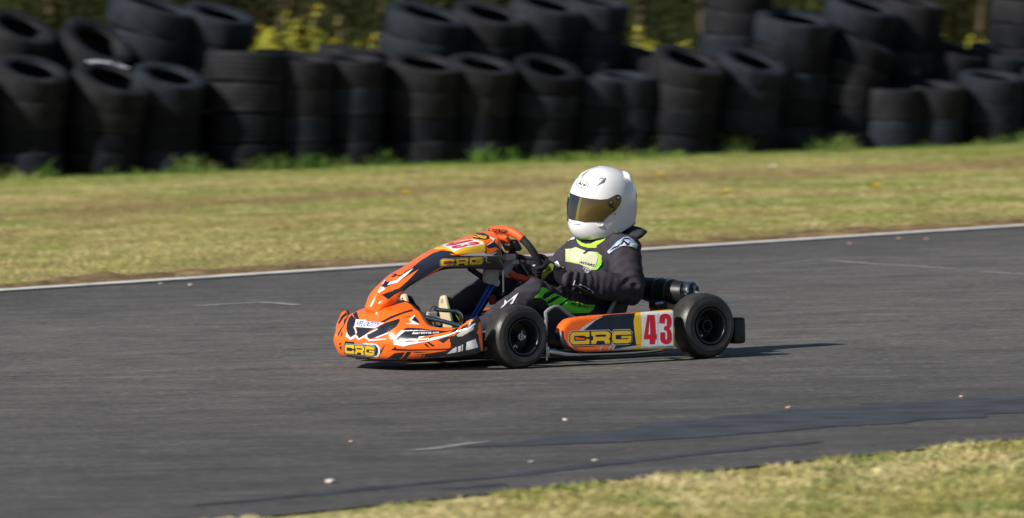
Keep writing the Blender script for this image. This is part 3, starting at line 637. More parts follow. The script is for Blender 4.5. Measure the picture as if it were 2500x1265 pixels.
# front bumper fairing: loft of sections across the kart
def nose():
    b = MB()
    # Y, lip(x,z), front low(x,z), crease(x,z), upper(x,z), crown(x,z), back edge(x,z)
    T = [(0.00, (.452, .050), (.474, .090), (.476, .140), (.455, .198), (.405, .252), (.300, .286)),
         (0.10, (.450, .050), (.474, .090), (.477, .138), (.456, .195), (.409, .244), (.306, .274)),
         (0.17, (.444, .050), (.471, .088), (.476, .132), (.458, .185), (.412, .228), (.322, .254)),
         (0.215, (.428, .051), (.456, .086), (.466, .126), (.446, .172), (.402, .212), (.328, .240)),
         (0.26, (.394, .053), (.424, .084), (.436, .124), (.416, .158), (.378, .188), (.334, .206)),
         (0.31, (.356, .056), (.388, .086), (.402, .127), (.386, .152), (.362, .172), (.333, .184)),
         (0.36, (.322, .059), (.352, .090), (.366, .132), (.350, .152), (.326, .170), (.300, .178)),
         (0.41, (.288, .063), (.318, .096), (.330, .145), (.312, .163), (.288, .176), (.262, .180)),
         (0.455, (.256, .068), (.284, .100), (.298, .160), (.280, .180), (.258, .194), (.236, .196)),
         (0.485, (.234, .072), (.262, .104), (.276, .165), (.262, .192), (.244, .216), (.222, .222)),
         (0.505, (.220, .076), (.246, .106), (.258, .165), (.247, .194), (.233, .220), (.214, .227)),
         (0.512, (.205, .084), (.222, .110), (.228, .162), (.222, .190), (.213, .204), (.206, .206))]
    rows = []
    for (y, *p) in T:
        prof = [V(x, y, z) for x, z in p]
        xb, zb = p[-1]; xl, zl = p[0]
        e = 1.0 if y < .40 else max(.12, 1 - (y - .40) / .09)
        prof = [V(xl - .06 * e, y, zl + .004)] + prof + [V(xb - .022 * e, y, zb - .004), V(xb - .05 * e, y, zb - .05 * e - .01)]
        rows.append(prof)
    rows = [[V(p.x, -p.y, p.z) for p in r] for r in rows[:0:-1]] + rows
    rows = smooth_rows(rows, 4); rows = smooth_cols(rows, 4)
    NR = len(rows)
    b.grid(rows, ORANGE, closed_v=True, cap=True, matf=lambda i, j: BLACKP if i > NR - 16 else ORANGE)
    bv = b.bvh(); c = crop(810, 720, 6.25)
    D = lambda pl, m, o=.0012: decal(b, bv, c(pl), m, o, 3.0)
    D([(305, 305), (365, 380), (350, 480), (385, 560), (365, 600), (290, 645), (250, 600), (225, 520), (235, 430), (260, 360)], BLACKV)
    D([(352, 195), (375, 240), (420, 370), (378, 372), (350, 290)], BLACKV)
    D([(310, 240), (335, 245), (362, 330), (372, 372), (350, 360)], BLACKV)
    D([(370, 495), (660, 512), (590, 545), (540, 590), (500, 615), (420, 660), (380, 600), (390, 560)], BLACKV)
    D([(700, 500), (820, 430), (1030, 365), (1036, 400), (985, 480), (880, 560), (860, 580), (740, 622), (660, 648), (580, 672), (545, 640), (555, 600), (700, 525)], BLACKV)
    D([(730, 420), (900, 330), (1100, 258), (1225, 222), (1240, 245), (1100, 285), (920, 358), (800, 418)], BLACKV)
    D([(1100, 345), (1215, 318), (1180, 335)], BLACKV)
    D([(215, 635), (230, 575), (258, 615), (290, 655), (365, 605), (385, 625), (420, 668), (505, 615), (545, 590), (548, 655), (580, 678), (840, 668), (830, 680), (580, 710), (500, 650), (410, 692), (375, 645), (290, 687), (250, 655)], WHITEV, .0018)
    D([(335, 488), (350, 490), (372, 525), (392, 575), (372, 600), (358, 540)], WHITEV, .0018)
    D([(540, 590), (700, 515), (708, 530), (560, 605)], WHITEV, .0018)
    D([(660, 650), (740, 622), (880, 565), (850, 598), (700, 655)], WHITEV, .0018)
    D([(376, 378), (530, 384), (540, 408), (802, 430), (662, 513), (348, 488)], WHITEV, .0024)
    text(b, bv, 'VELOCITY', c([(400, 398), (775, 432), (680, 496), (372, 470)]), BLUEV, .0032, shear=.2, bold=.02)
    # right-hand (far) flank stripes
    D([(98, 430), (150, 325), (275, 228), (292, 225), (185, 335), (112, 450)], BLACKV)
    D([(292, 240), (255, 330), (205, 430), (180, 500), (185, 400), (235, 290)], BLACKV)
    D([(95, 590), (150, 500), (180, 470), (120, 590), (100, 640)], BLACKV)
    D([(130, 640), (150, 570), (168, 560), (150, 630)], BLACKV); D([(115, 740), (140, 730), (150, 745), (120, 770)], BLACKV); D([(120, 800), (150, 770), (145, 850)], BLACKV)
    # front lettering on its black band
    D([(185, 790), (208, 708), (340, 715), (345, 742), (465, 755), (480, 735), (690, 748), (742, 810), (738, 885), (712, 945), (560, 968), (370, 968), (235, 935), (190, 890)], BLACKV)
    D([(470, 740), (485, 733), (690, 746), (745, 808), (740, 885), (714, 946), (590, 945), (640, 930), (690, 925), (712, 870), (712, 815), (670, 765), (490, 755)], WHITEV, .0018)
    logo(b, bv, c([(212, 758), (662, 790), (648, 930), (208, 882)]), YELLOWV, SILVERV, o=.0024, step=2.0)
    D([(735, 875), (810, 760), (805, 790), (745, 900)], BLACKV)
    D([(560, 966), (700, 940), (720, 962), (640, 970)], ORANGE, .003)
    # left flank
    D([(945, 725), (940, 665), (1060, 540), (1330, 540), (1560, 552), (1420, 566), (1120, 566), (990, 668), (990, 690), (1185, 692), (1085, 722), (1280, 712), (1320, 660), (1330, 636), (1440, 626), (1340, 668), (1310, 722), (1180, 745), (945, 757)], WHITEV)
    D([(985, 692), (985, 665), (1120, 558), (1340, 553), (1560, 556), (1760, 566), (1640, 592), (1430, 630), (1330, 640), (1290, 690), (1100, 716), (1180, 690)], BLACKV, .0018)
    D([(1085, 528), (1150, 503), (1340, 510), (1560, 542), (1760, 552), (1905, 520), (1760, 568), (1560, 560), (1340, 545), (1110, 545)], BLACKV)
    text(b, bv, 'kartcra.co', c([(1232, 570), (1640, 562), (1640, 592), (1226, 606)]), WHITEV, .003, shear=.3, bold=.02)
    D([(1175, 380), (1265, 308), (1274, 335), (1215, 385), (1330, 442), (1325, 456), (1110, 446), (1215, 428)], WHITEV)
    D([(1268, 330), (1335, 420), (1325, 440), (1222, 384)], BLACKV, .0018)
    D([(945, 757), (1180, 742), (1500, 690), (1760, 615), (1900, 560), (1960, 520), (1900, 575), (1760, 632), (1500, 706), (1190, 762), (1100, 790)], WHITEV, .0022)
    D([(1620, 690), (1780, 632), (1840, 622), (1700, 735)], BLACKV); D([(1450, 725), (1475, 712), (1572, 775), (1530, 786)], BLACKV)
    D([(1415, 745), (1435, 735), (1490, 797), (1470, 802), (1420, 765)], BLACKV); D([(1440, 690), (1500, 640), (1560, 630), (1480, 680), (1460, 700)], BLACKV)
    D([(1770, 722), (1900, 668), (1940, 650), (1880, 690)], BLACKV); D([(1810, 770), (1835, 720), (1822, 790)], BLACKV)
    D([(905, 838), (955, 805), (970, 785), (985, 820), (1200, 832), (1810, 818), (1810, 834), (1200, 850), (1000, 848)], BLACKV)
    D([(832, 982), (960, 888), (1112, 873), (1040, 980)], BLACKV); D([(1070, 978), (1150, 865), (1210, 865), (1135, 976)], BLACKV); D([(1210, 868), (1500, 868), (1300, 880)], BLACKV)
    D([(1230, 915), (1500, 890), (1745, 852), (1500, 905), (1400, 905), (1370, 968), (1355, 968), (1385, 908)], BLACKV)
    D([(1430, 905), (1745, 852), (1840, 775), (1930, 745), (2100, 640), (2185, 568), (2235, 600), (2262, 835), (2230, 905), (1900, 935), (1400, 978)], BLACKV)
    D([(1760, 898), (1850, 818), (1906, 790), (1906, 872)], SILVERV, .0022); D([(1930, 787), (1975, 772), (1970, 860), (1925, 868)], SILVERV, .0022)
    D([(1990, 758), (2005, 752), (2000, 850), (1984, 856)], SILVERV, .0022); D([(2060, 722), (2190, 670), (2232, 800), (2050, 842)], SILVERV, .0022)
    D([(1760, 640), (1870, 600), (1990, 450), (2130, 376), (2172, 384), (2150, 400), (2000, 490), (1875, 622)], ORANGE, .0026)
    D([(1870, 622), (2000, 480), (2165, 388), (2235, 440), (2215, 560), (2050, 635), (1930, 655)], BLACKV); D([(1905, 612), (2010, 520), (2172, 488), (2160, 530), (1990, 630), (1925, 637)], GREYV, .0022)
    D([(2025, 545), (2180, 428), (2192, 450), (2100, 522)], SILVERV, .0022)  # highlight on the tip, painted as a silver shape
    o = b.build('nose_cone', kart, sharp=50)
    t = MB(); back = [r[29] for r in rows]
    t.tube([r[28] + V(-.004, 0, .001) for r in rows][6:-6], .006, BLACKP, n=8); t.build('edge_trim', o)
nose()

# upright front panel ('number plate' fairing) arching back over the driver's feet
def panel():
    b = MB()
    Tp = [((894, 748), .050), ((903, 722), .056), ((924, 695), .066), ((945, 674), .074), ((1000, 640), .084), ((1050, 610), .09), ((1085, 596), .092), ((1150, 573), .080), ((1172, 570), .06), ((1190, 571), .0)]
    Lp = [((934, 757), .050), ((962, 742), .062), ((982, 716), .076), ((1004, 697), .086), ((1036, 678), .098), ((1073, 660), .108), ((1110, 653), .112), ((1165, 652), .118), ((1200, 653), .120), ((1229, 656), .120)]
    rows = []
    for k, ((tp, tw), (lp, lw)) in enumerate(zip(Tp, Lp)):
        t = kY(*tp, -tw); l = kY(*lp, lw); T = V(t.x, 0, t.z); L = V(l.x, 0, l.z); d = L - T
        nrm = -d.normalized()
        if k == 0: nrm = V(.75, 0, .65)
        bul = (.030, .026, .020, .016)[k] if k < 4 else .012
        half = [T + nrm * bul, T + nrm * bul * .8 + V(0, tw * .55, 0), T + nrm * (bul - .012) * .3 + V(0, tw * .96, 0), T + d * .18 + V(0, tw * .3 + lw * .7 + .004, 0), T + d * .6 + V(0, lw + .004, 0), L + V(0, lw, 0)]
        if k == 9:
            half = []
            for px, py, yy in ((1190, 571, 0), (1204, 580, .03), (1214, 592, .06), (1222, 612, .095), (1227, 638, .118), (1229, 656, .12)):
                q = kY(px, py, yy); half.append(V(q.x, yy, q.z))
            T = half[0]; L = V(half[-1].x, 0, half[-1].z); d = L - T; tw = .05
        if k <= 3: half = [T + nrm * bul, T + nrm * bul * .75 + V(0, tw * .5, 0), T + nrm * bul * .1 + V(0, tw * .86, 0) + d * .12, T + d * .42 + V(0, (tw + lw) * .5, 0), T + d * .75 + V(0, lw, 0), L + V(0, lw * .97, 0)]
        inn = [L + V(0, lw - .012, 0) - d * .02, T + d * .25 + V(0, tw * .8, 0), T + d * .16]
        h = half + inn; m = [V(p.x, -p.y, p.z) for p in h[-2:0:-1]]
        rows.append(h + m)
    # rounded chin under the base
    r0 = rows[0]; c0 = sum(r0, V(0, 0, 0)) / len(r0)
    chin = [c0 + (p - c0) * .85 + V(.012, 0, -.014) for p in r0]; chin1 = [c0 + (p - c0) * .70 + V(.014, 0, -.026) for p in r0]; chin2 = [c0 + (p - c0) * .25 + V(.008, 0, -.032) for p in r0]
    rows = smooth_rows([chin2, chin1, chin] + rows, 5)
    rows = smooth_cols([r + [r[0]] for r in rows], 4); rows = [r[:-1] for r in rows]
    b.grid(rows, ORANGE, closed_v=True, cap=True, matf=lambda i, j: BLACKP if 15 <= j < 49 and i > 22 else ORANGE)
    ell(b, kY(929, 736, 0) + V(-.004, 0, .002), (.060, .066, .034), ORANGE, Matrix.Rotation(-.62, 3, 'Y') @ Matrix.Identity(3) if False else Matrix.Rotation(.55, 3, 'Y'))
    bv = b.bvh(); c = crop(880, 550, 6.25)
    D = lambda pl, m, o=.0012: decal(b, bv, c(pl), m, o, 3.0)
    D([(470, 1175), (560, 1080), (650, 1010), (840, 905), (1100, 725), (1250, 645), (1640, 642), (2190, 665), (2215, 560), (2150, 400), (2090, 400), (1990, 470), (1850, 468), (1500, 458), (1380, 400), (1230, 388), (1100, 432), (920, 542), (800, 640), (700, 745), (560, 900), (500, 1005), (330, 1062)], BLACKV)
    D([(300, 1010), (440, 925), (560, 880), (700, 790), (890, 675), (735, 840), (590, 965), (500, 990), (330, 1062), (200, 1125), (240, 1060)], ORANGE, .002)
    D([(830, 900), (920, 818), (1130, 690), (1272, 625), (1100, 738), (960, 832)], ORANGE, .002); D([(400, 1150), (520, 1060), (652, 988), (640, 1022), (480, 1180)], ORANGE, .002)
    D([(330, 910), (390, 850), (402, 868), (540, 838), (640, 752), (820, 655), (720, 752), (560, 882), (400, 945), (330, 940)], BLACKV, .002)
    D([(408, 922), (450, 868), (545, 842), (640, 762), (815, 660), (722, 752), (560, 882)], WHITEV, .0028); D([(262, 1030), (310, 945), (352, 950), (380, 975), (290, 1037)], WHITEV, .0028)
    D([(330, 905), (372, 842), (388, 850), (345, 915)], LBLUES, .0028)
    D([(470, 745), (480, 740), (500, 760), (545, 742), (552, 760), (530, 785), (480, 798), (472, 785), (520, 770)], BLACKV, .0028)
    D([(550, 765), (620, 765), (700, 705), (800, 655), (720, 715), (630, 780), (552, 775)], BLACKV, .0028)
    D([(1062, 370), (1075, 355), (1060, 385)], BLACKV, .0028)
    D([(1085, 352), (1190, 312), (1290, 278), (1700, 210), (1855, 232), (1898, 285), (1902, 390), (1760, 428), (1450, 442), (1400, 412), (1290, 372), (1230, 382), (1100, 368)], YELLOWV, .002)
    D([(1190, 313), (1640, 226), (1700, 220), (1862, 262), (1882, 300), (1560, 355), (1475, 395), (1432, 415), (1370, 370), (1250, 322)], WHITEV, .0028)
    q = c([(1660, 224), (1845, 285), (1440, 372), (1262, 300)])
    for dg, u0, u1 in ((DIG4, .0, .44), (DIG3, .54, 1.0)): decal(b, bv, [bil(q, u0 + (u1 - u0) * a, v) for a, v in dg], REDV, .0036, 2.0)
    decal(b, bv, [bil(q, .44 * a, v) for a, v in DIG4H], WHITEV, .0042, 2.0)
    D([(1360, 440), (1460, 442), (1760, 428), (1902, 390), (1895, 425), (1400, 462)], ORANGE, .002)
    D([(1640, 205), (1710, 140), (1725, 140), (1715, 200), (1850, 230), (1895, 260), (1990, 190), (2030, 225), (1905, 300), (1890, 250), (1700, 212)], ORANGE, .002)
    D([(1715, 195), (1722, 148), (1780, 122), (1885, 124), (1965, 170), (1962, 205), (1900, 224), (1730, 207)], BLACKV, .0024)
    logo(b, bv, c([(1745, 150), (1930, 182), (1915, 220), (1718, 192)]), YELLOWV, None, o=.0032, step=1.6)
    D([(1955, 178), (2052, 215), (1980, 285), (1905, 318), (2022, 235)], WHITEV, .0028); D([(1915, 320), (2040, 255), (2150, 400), (2100, 340), (1950, 335)], BLACKV, .0024)
    D([(1905, 470), (1990, 445), (2100, 395), (2110, 360), (2060, 338), (1955, 350), (1915, 330), (2040, 262), (2110, 330), (2160, 430), (2190, 560), (2182, 655), (1850, 640), (1850, 470)], BLACKV, .0014)
    D([(1895, 440), (1955, 362), (2060, 338), (2112, 360), (2055, 402), (1990, 440)], ORANGE, .0028)
    D([(1500, 464), (1880, 412), (1910, 440), (1990, 445), (2095, 398), (2010, 462), (2150, 470), (1880, 470)], SILVERV, .0026)
    logo(b, bv, c([(1232, 528), (1862, 486), (1856, 592), (1222, 624)]), YELLOWV, GREYV, o=.002, step=2.2, hot=REDV)
    D([(1880, 480), (1920, 475), (1932, 500), (1915, 530), (1935, 560), (2010, 580), (1930, 570), (1900, 535), (1922, 500), (1910, 485), (1882, 500)], GREYV, .0026)
    return b.build('front_panel', kart, sharp=50)
panel()

# side pods
def pod(sgn, graphics):
    b = MB()
    def kY(px, py, _):   # the outer face leans inwards towards its top
        y = .55
        for _ in range(6): q = globals()['kY'](px, py, y); y = .562 - (q.z - .05) * .28
        return q
    Y = 0
    out = [kY(1652, 851, Y), kY(1649, 756, Y), kY(1550, 764, Y), kY(1450, 771, Y), kY(1400, 777, Y), kY(1384, 786, Y), kY(1374, 800, Y), kY(1370, 818, Y), kY(1377, 838, Y), kY(1392, 851, Y), kY(1412, 858, Y), kY(1440, 862, Y), kY(1550, 858, Y)]
    P, _ = catmull(out[1:], [0] * (len(out) - 1), 3); P = [out[0]] + P
    b.prism(P, (0, -1, 0), .058, BLACKP, bev=.016, seg=4)
    k0 = b.mi(ORANGE)
    for i, f in enumerate(b.f):
        a, c_, e = [Vector(b.v[j]) for j in f[:3]]; n_ = (c_ - a).cross(e - a).normalized()
        if abs(n_.z) > .25 and sum(b.v[j][2] for j in f) / len(f) > .15: b.m[i] = k0
    if sgn < 0: b.v = [(x, -y, z) for x, y, z in b.v]
    if graphics:
        bv = b.bvh(); c = crop(1340, 730, 6.25); D = lambda pl, m, o=.001: decal(b, bv, c(pl), m, o, 3.0)
        D([(225, 520), (240, 430), (300, 350), (390, 290), (520, 258), (900, 240), (1310, 216), (1925, 164), (1945, 190), (1920, 420), (1950, 742), (1930, 764), (1400, 768), (1000, 786), (560, 806), (400, 782), (300, 712), (235, 600)], ORANGE)
        D([(450, 500), (560, 410), (700, 310), (820, 258), (960, 240), (1330, 220), (1310, 260), (1300, 480), (1330, 700), (1410, 706), (985, 766), (1030, 682), (640, 640)], BLACKV, .0016)
        D([(443, 502), (500, 440), (600, 372), (740, 297), (905, 244), (830, 268), (720, 322), (612, 412), (500, 502)], SILVERV, .0022)
        D([(700, 700), (850, 655), (1030, 682), (985, 786), (700, 800)], ORANGE, .0019)
        for pl in ([(752, 792), (818, 690), (845, 690), (785, 792)], [(882, 787), (945, 688), (985, 688), (920, 787)], [(942, 787), (1000, 684), (1026, 684), (982, 770)]): D(pl, GREYV, .0024)
        D([(925, 787), (982, 684), (992, 684), (940, 787)], REDV, .0024); D([(982, 768), (1340, 710), (1412, 705), (1230, 768), (980, 786)], GREYV, .0022)
        D([(1330, 218), (1395, 208), (1890, 166), (1925, 162), (1945, 190), (1916, 420), (1952, 742), (1930, 764), (1230, 769), (1412, 706), (1330, 696), (1300, 480), (1287, 340), (1310, 236)], YELLOWV, .0022)
        D([(1395, 214), (1890, 184), (1892, 742), (1408, 752), (1418, 500)], WHITEV, .0028)
        D([(1655, 190), (1660, 190), (1655, 745), (1650, 745)], SILVERV, .0032)
        q4 = c([(1440, 247), (1640, 247), (1640, 692), (1440, 692)]); q3 = c([(1675, 230), (1868, 230), (1868, 692), (1683, 692)])
        decal(b, bv, [bil(q4, a, v) for a, v in DIG4], REDV, .0034, 3); decal(b, bv, [bil(q4, a, v) for a, v in DIG4H], WHITEV, .004, 2); decal(b, bv, [bil(q3, a, v) for a, v in DIG3], REDV, .0034, 3)
        for x0, x1, y0 in ((1415, 1515, 736), (1545, 1640, 735), (1660, 1755, 727), (1785, 1880, 727)):
            text(b, bv, 'KARTING', c([(x0, y0 - 8), (x1, y0 - 10), (x1, y0 + 4), (x0, y0 + 6)]), BLACKV, .0036)
        logo(b, bv, c([(318, 512), (1252, 486), (1252, 676), (318, 698)]), YELLOWV, SILVERV, o=.0028, step=3.0, hot=ORANGE)
    return b.build('side_pod', kart, sharp=45)
pod(1, True); pod(-1, False)

# wheels
def wheel(name, cx, cy, R, w, front):
    root = empty(name, None, kart); root.location = (cx, cy, R); s = 1 if cy > 0 else -1
    h = w / 2; t = MB(); rr = .072
    pr = [(-h * .72, rr), (-h * .98, rr + .012), (-h * 1.02, rr + .03), (-h * .98, R - .034), (-h * .86, R - .013), (-h * .66, R - .0035), (-h * .3, R), (h * .3, R), (h * .66, R - .0035), (h * .86, R - .013), (h * .965, R - .030), (h * .985, R - .036), (h * 1.0, R - .038),
          (h * 1.02, rr + .034), (h * 1.02, rr + .030), (h * 1.0, rr + .028), (h * .98, rr + .012), (h * .72, rr), (h * .6, rr + .01), (-h * .6, rr + .01)]
    t.lathe(pr, (0, 0, 0), (0, s, 0), SLICK, n=72, closed=True, matf=lambda j: TREAD if 3 <= j <= 9 else SLICK); t.build('tyre', root, sharp=30)
    r = MB(); lip = rr + .004
    pr = [(h * .90, lip - .004), (h * .97, lip + .001), (h * .99, lip), (h * .97, lip - .006), (h * .80, lip - .012), (h * .30, lip - .014), (-.01, lip - .016), (-.02, lip - .03), (-.024, .026), (-.03, 0)]
    r.lathe(pr, (0, 0, 0), (0, s, 0), ALLOY, n=48)
    r.lathe([(-h * .9, lip), (-h * .97, lip + .001), (-h * .8, lip - .012), (-.02, lip - .018)], (0, 0, 0), (0, s, 0), ALLOY, n=48)
    r.build('rim', root, sharp=35)
    hb = MB()
    if front:
        hb.lathe([(-.03, .024), (.0, .024), (.004, .02), (h * .55, .018), (h * .6, .0)], (0, 0, 0), (0, s, 0), ALLOY, n=24)
        hb.lathe([(h * .55, 0), (h * .55, .015), (h * .62, .016), (h * .64, .012), (h * .80, .011), (h * .82, .007), (h * 1.02, .0065), (h * 1.04, 0)], (0, 0, 0), (0, s, 0), CHROME, n=6)
    else:
        hb.lathe([(-.03, .040), (.012, .038), (.016, .026), (h * .62, .0255), (h * .62, .021), (.0, .021), (.0, 0)], (0, 0, 0), (0, s, 0), ALLOY, n=28)
    hb.build('hub', root, sharp=35)
    n = 3 if front else 3
    for k in range(n):
        a = .6 + 6.283 * k / n; q = MB(); q.lathe([(-.02, 0), (-.02, .0085), (-.004, .0085), (-.003, .005), (.006, .005), (.006, 0)], (math.cos(a) * .042, 0, math.sin(a) * .042), (0, s, 0), CHROME, n=6)
        q.build('wheel_nut', root, sharp=30)
    return root
wheel('front_wheel', 0.0, .470, .134, .122, True); wheel('front_wheel', 0.0, -.455, .134, .122, True)
wheel('rear_wheel', -WB, .468, .139, .140, False); wheel('rear_wheel', -WB, -.468, .139, .140, False)

# chassis, axle, brake
def part(name, fn, sharp=40, parent=None):
    b = MB(); fn(b); return b.build(name, parent or kart, sharp=sharp)
def frame(b):
    for s in (1, -1):
        b.tube([(.36, .20 * s, .05), (.22, .22 * s, .048), (0, .20 * s, .046), (-.40, .30 * s, .044), (-.75, .31 * s, .046), (-.90, .30 * s, .10), (-1.04, .28 * s, .10)], .015, BLACKP, smooth=5)
        b.tube([(0, .18 * s, .06), (0, .34 * s, .10), (0, .375 * s, .134)], .014, BLACKP, smooth=4)
        b.tube([(.0, .372 * s, .09), (.0, .372 * s, .185)], .012, STEEL)
    b.tube([(.0, -.2, .048), (.0, .2, .048)], .014, BLACKP); b.tube([(-.45, -.3, .044), (-.45, .3, .044)], .014, BLACKP); b.tube([(-1.04, -.29, .10), (-1.04, .29, .10)], .014, BLACKP)
    b.tube([(.36, -.2, .05), (.37, 0, .05), (.36, .2, .05)], .012, BLACKP, smooth=4)
part('chassis_frame', frame)
def tray(b): b.prism([V(.36, -.17, .034), V(.36, .17, .034), V(0, .20, .034), V(-.34, .26, .034), V(-.34, -.26, .034), V(0, -.20, .034)], (0, 0, -1), .004, BLACKP)
part('floor_tray', tray)
part('rear_axle', lambda b: b.lathe([(-.41, 0), (-.41, .02), (.41, .02), (.41, 0)], (-WB, 0, .139), (0, 1, 0), STEEL, n=20))
def disc(b):
    b.lathe([(-.006, .05), (-.006, .098), (.006, .098), (.006, .05)], (-WB, .20, .139), (0, 1, 0), BROWNR, n=48, closed=True)
part('brake_disc', disc)
def caliper(b):
    p = kY(1607, 744, .20); b.box(p, (.055, .07, .036), BLACKP, bev=.008); b.box(p + V(.004, .03, .010), (.03, .02, .02), BLACKP, bev=.004)
    q = kY(1600, 742, .24); b.tube([q, q + V(-.03, .015, .005)], .006, STEEL); b.tube([kY(1645, 735, .2), kY(1668, 728, .2)], .010, GREYP)
part('brake_caliper', caliper)
def rearb(b):
    x = -1.118
    b.box((x, .0, .112), (.05, 1.0, .100), BLACKP, bev=.016); 
    for s in (1, -1):
        b.box((x - .004, .475 * s, .112), (.062, .085, .112), BLACKP, bev=.018); b.box((x + .035, .44 * s, .112), (.03, .012, .10), BLACKP, bev=.004)
        b.tube([(x, .2 * s, .11), (-1.03, .2 * s, .10)], .013, STEEL)
part('rear_bumper', rearb)
def nerf(b):
    for s in (1, -1):
        b.tube([(-.10, .30 * s, .06), (-.125, .46 * s, .066), (-.16, .515 * s, .064), (-.24, .52 * s, .052), (-.42, .50 * s, .044), (-.60, .50 * s, .044), (-.76, .47 * s, .05), (-.80, .32 * s, .055)], .0125, CHROME, smooth=5)
        b.box((-.128, .505 * s, .068), (.018, .022, .04), STEEL, bev=.003); b.tube([(-.128, .505 * s, .03), (-.128, .505 * s, .105)], .005, CHROME)
part('side_bar', nerf)
part('tie_rod', lambda b: (b.tube([(-.05, .03, .10), (-.045, .36, .125)], .007, STEEL), b.tube([(-.05, -.03, .10), (-.045, -.36, .125)], .007, STEEL), b.tube([(.05, .30, .155), (.015, .40, .158)], .004, CHROME), b.lathe([(-.02, 0), (-.02, .012), (.0, .015), (.012, .01), (.014, 0)], (.06, .335, .15), (0, 1, 0), CHROME, n=14)))
part('steering_column', lambda b: (b.tube([kY(1240, 648, 0) , kY(1222, 678, 0), kY(1150, 785, 0) + V(.02, 0, -.04)], .0105, ALLOY)))
for dx, yy in ((-4, .05), (4.5, .06)):
    part('column_support', lambda b: b.tube([kY(1204 + dx, 690, yy), kY(1149 + dx, 786, yy), kY(1139 + dx, 803, yy)], .0068, BLUEA))
def clampf(b):
    p = kY(1206, 690, .055); b.lathe([(-.02, 0), (-.02, .016), (.02, .016), (.02, 0)], p, (0, 1, 0), STEEL, n=16); b.box(p + V(.005, .012, .006), (.022, .016, .022), STEEL, bev=.004)
part('support_clamp', clampf)
def brk(b):
    P = [kY(1240, 632, .03), kY(1224, 660, .03), kY(1222, 676, .03)]
    b.tube([kY(1252, 632, .02), kY(1226, 672, .02)], .021, GREYP, n=16); b.box(kY(1244, 628, .04), (.05, .03, .028), PAPER, bev=.006); b.box(kY(1256, 640, .04), (.035, .025, .02), PAPER, bev=.005)
part('column_bracket', brk)
def plate(b):
    q = [(1190, 656), (1216, 658), (1219, 668), (1216, 689), (1209, 695), (1193, 693), (1187, 686), (1187, 664)]
    P, _ = catmull([kY(*p, .08) for p in q + q[:1]], [0] * 9, 3); b.prism(P[:-1], (0, -1, 0), .028, GREYP, bev=.005)
part('data_logger', plate)
part('panel_strut', lambda b: (b.tube([kY(1146, 655, .03), kY(1200, 692, .03)], .012, BLACKP)))
part('panel_stay', lambda b: (b.tube([kY(1228, 658, .1), kY(1229, 714, .1)], .0045, STEEL), b.lathe([(-.006, 0), (-.006, .01), (.006, .01), (.006, 0)], kY(1228, 718, .1), (0, 0, 1), BLACKP, n=10)))
def bars1(b): b.tube([kY(1030, 772, .20), kY(1048, 777, .21), kY(1075, 783, .23), kY(1124, 796, .26), kY(1150, 806, .28)], .0095, CHROME, smooth=5)
def bars2(b): b.tube([kY(1061, 755, .185), kY(1085, 758, .19), kY(1112, 761, .195), kY(1122, 766, .20), kY(1126, 777, .20), kY(1124, 790, .195), kY(1116, 800, .185)], .0088, CHROME, smooth=6)
part('bumper_bar', bars1); part('pedal_hoop', bars2)
part('throttle_cable', lambda b: b.tube([kY(1050, 768, .08), kY(1051, 755, .08), kY(1060, 747, .08), kY(1068, 753, .08), kY(1074, 770, .08)], .0022, BLACKP, n=6, smooth=6))
for s in (1, -1):
    part('pedal', lambda b: (b.tube([(.10, .12 * s, .06), (.165, .125 * s, .12), (.20, .125 * s, .20)], .008, STEEL, smooth=4), b.box((.20, .12 * s, .205), (.012, .07, .018), STEEL, bev=.004)))
part('pedal_bracket', lambda b: (b.box(kY(1052, 775, .07), (.05, .03, .05), GREYP, bev=.008), b.box(kY(1066, 784, .07), (.035, .03, .04), PAPER, bev=.008), b.box((.14, .05, .08), (.06, .2, .06), ALLOY, bev=.01), b.tube([kY(1075, 788, .08), kY(1100, 800, .1)], .008, STEEL)))
def tank(b):
    b.box((-.16, .0, .125), (.20, .20, .17), TANK, bev=.03); b.box((-.10, .02, .15), (.05, .16, .03), GREYP, bev=.01)
tk = part('fuel_tank', tank)
part('tank_cap', lambda b: b.lathe([(-.02, 0), (-.02, .017), (.012, .017), (.016, .012), (.016, 0)], kY(1202, 731, .04), (.3, 0, 1), REDP, n=20), parent=tk)

# bucket seat
def seat():
    b = MB(); path = [(-.345, .075, .185, .140, 0), (-.40, .062, .19, .175, .0), (-.49, .055, .195, .130, .05), (-.60, .055, .195, .105, .15), (-.70, .085, .19, .11, .5), (-.755, .15, .185, .10, .85), (-.79, .22, .18, .085, 1.0), (-.81, .285, .165, .055, 1.05), (-.825, .33, .135, .02, 1.05)]
    rows = []; rim1, rim2 = [], []
    for x, z, w, h, a in path:
        up = V(math.sin(a) * .9, 0, math.cos(a)).normalized(); c = V(x, 0, z); r = []
        for t in np.linspace(-1, 1, 17):
            e = abs(t); yy = w * math.copysign(min(1, (e * 1.55)) ** .8, t) if e < .645 else math.copysign(w * (1 + .05 * (e - .645)), t)
            hh = h * max(0, (e - .45) / .55) ** 1.4; r.append(c + V(0, yy, 0) + up * hh)
        rows.append(r); rim1.append(r[0]); rim2.append(r[-1])
    rows = smooth_rows(rows, 4)
    outer = [[p + V(-.004, 0, -.006) for p in r] for r in rows]
    b.grid(rows, SEATM); b.grid(outer, SEATM)
    o = b.build('seat', kart, sharp=50)
    t = MB(); edge = [r[0] for r in rows[::-1]] + [p for p in rows[0][1:-1]] + [r[-1] for r in rows] + rows[-1][-2:0:-1]
    t.tube(edge[:-1] + [edge[0]], .009, TRIM, n=8); t.build('seat_trim', o)
    s2 = MB(); s2.tube([(-.66, .175, .17), (-.78, .20, .18), (-.88, .22, .13)], .008, STEEL, smooth=3); s2.build('seat_stay', o)
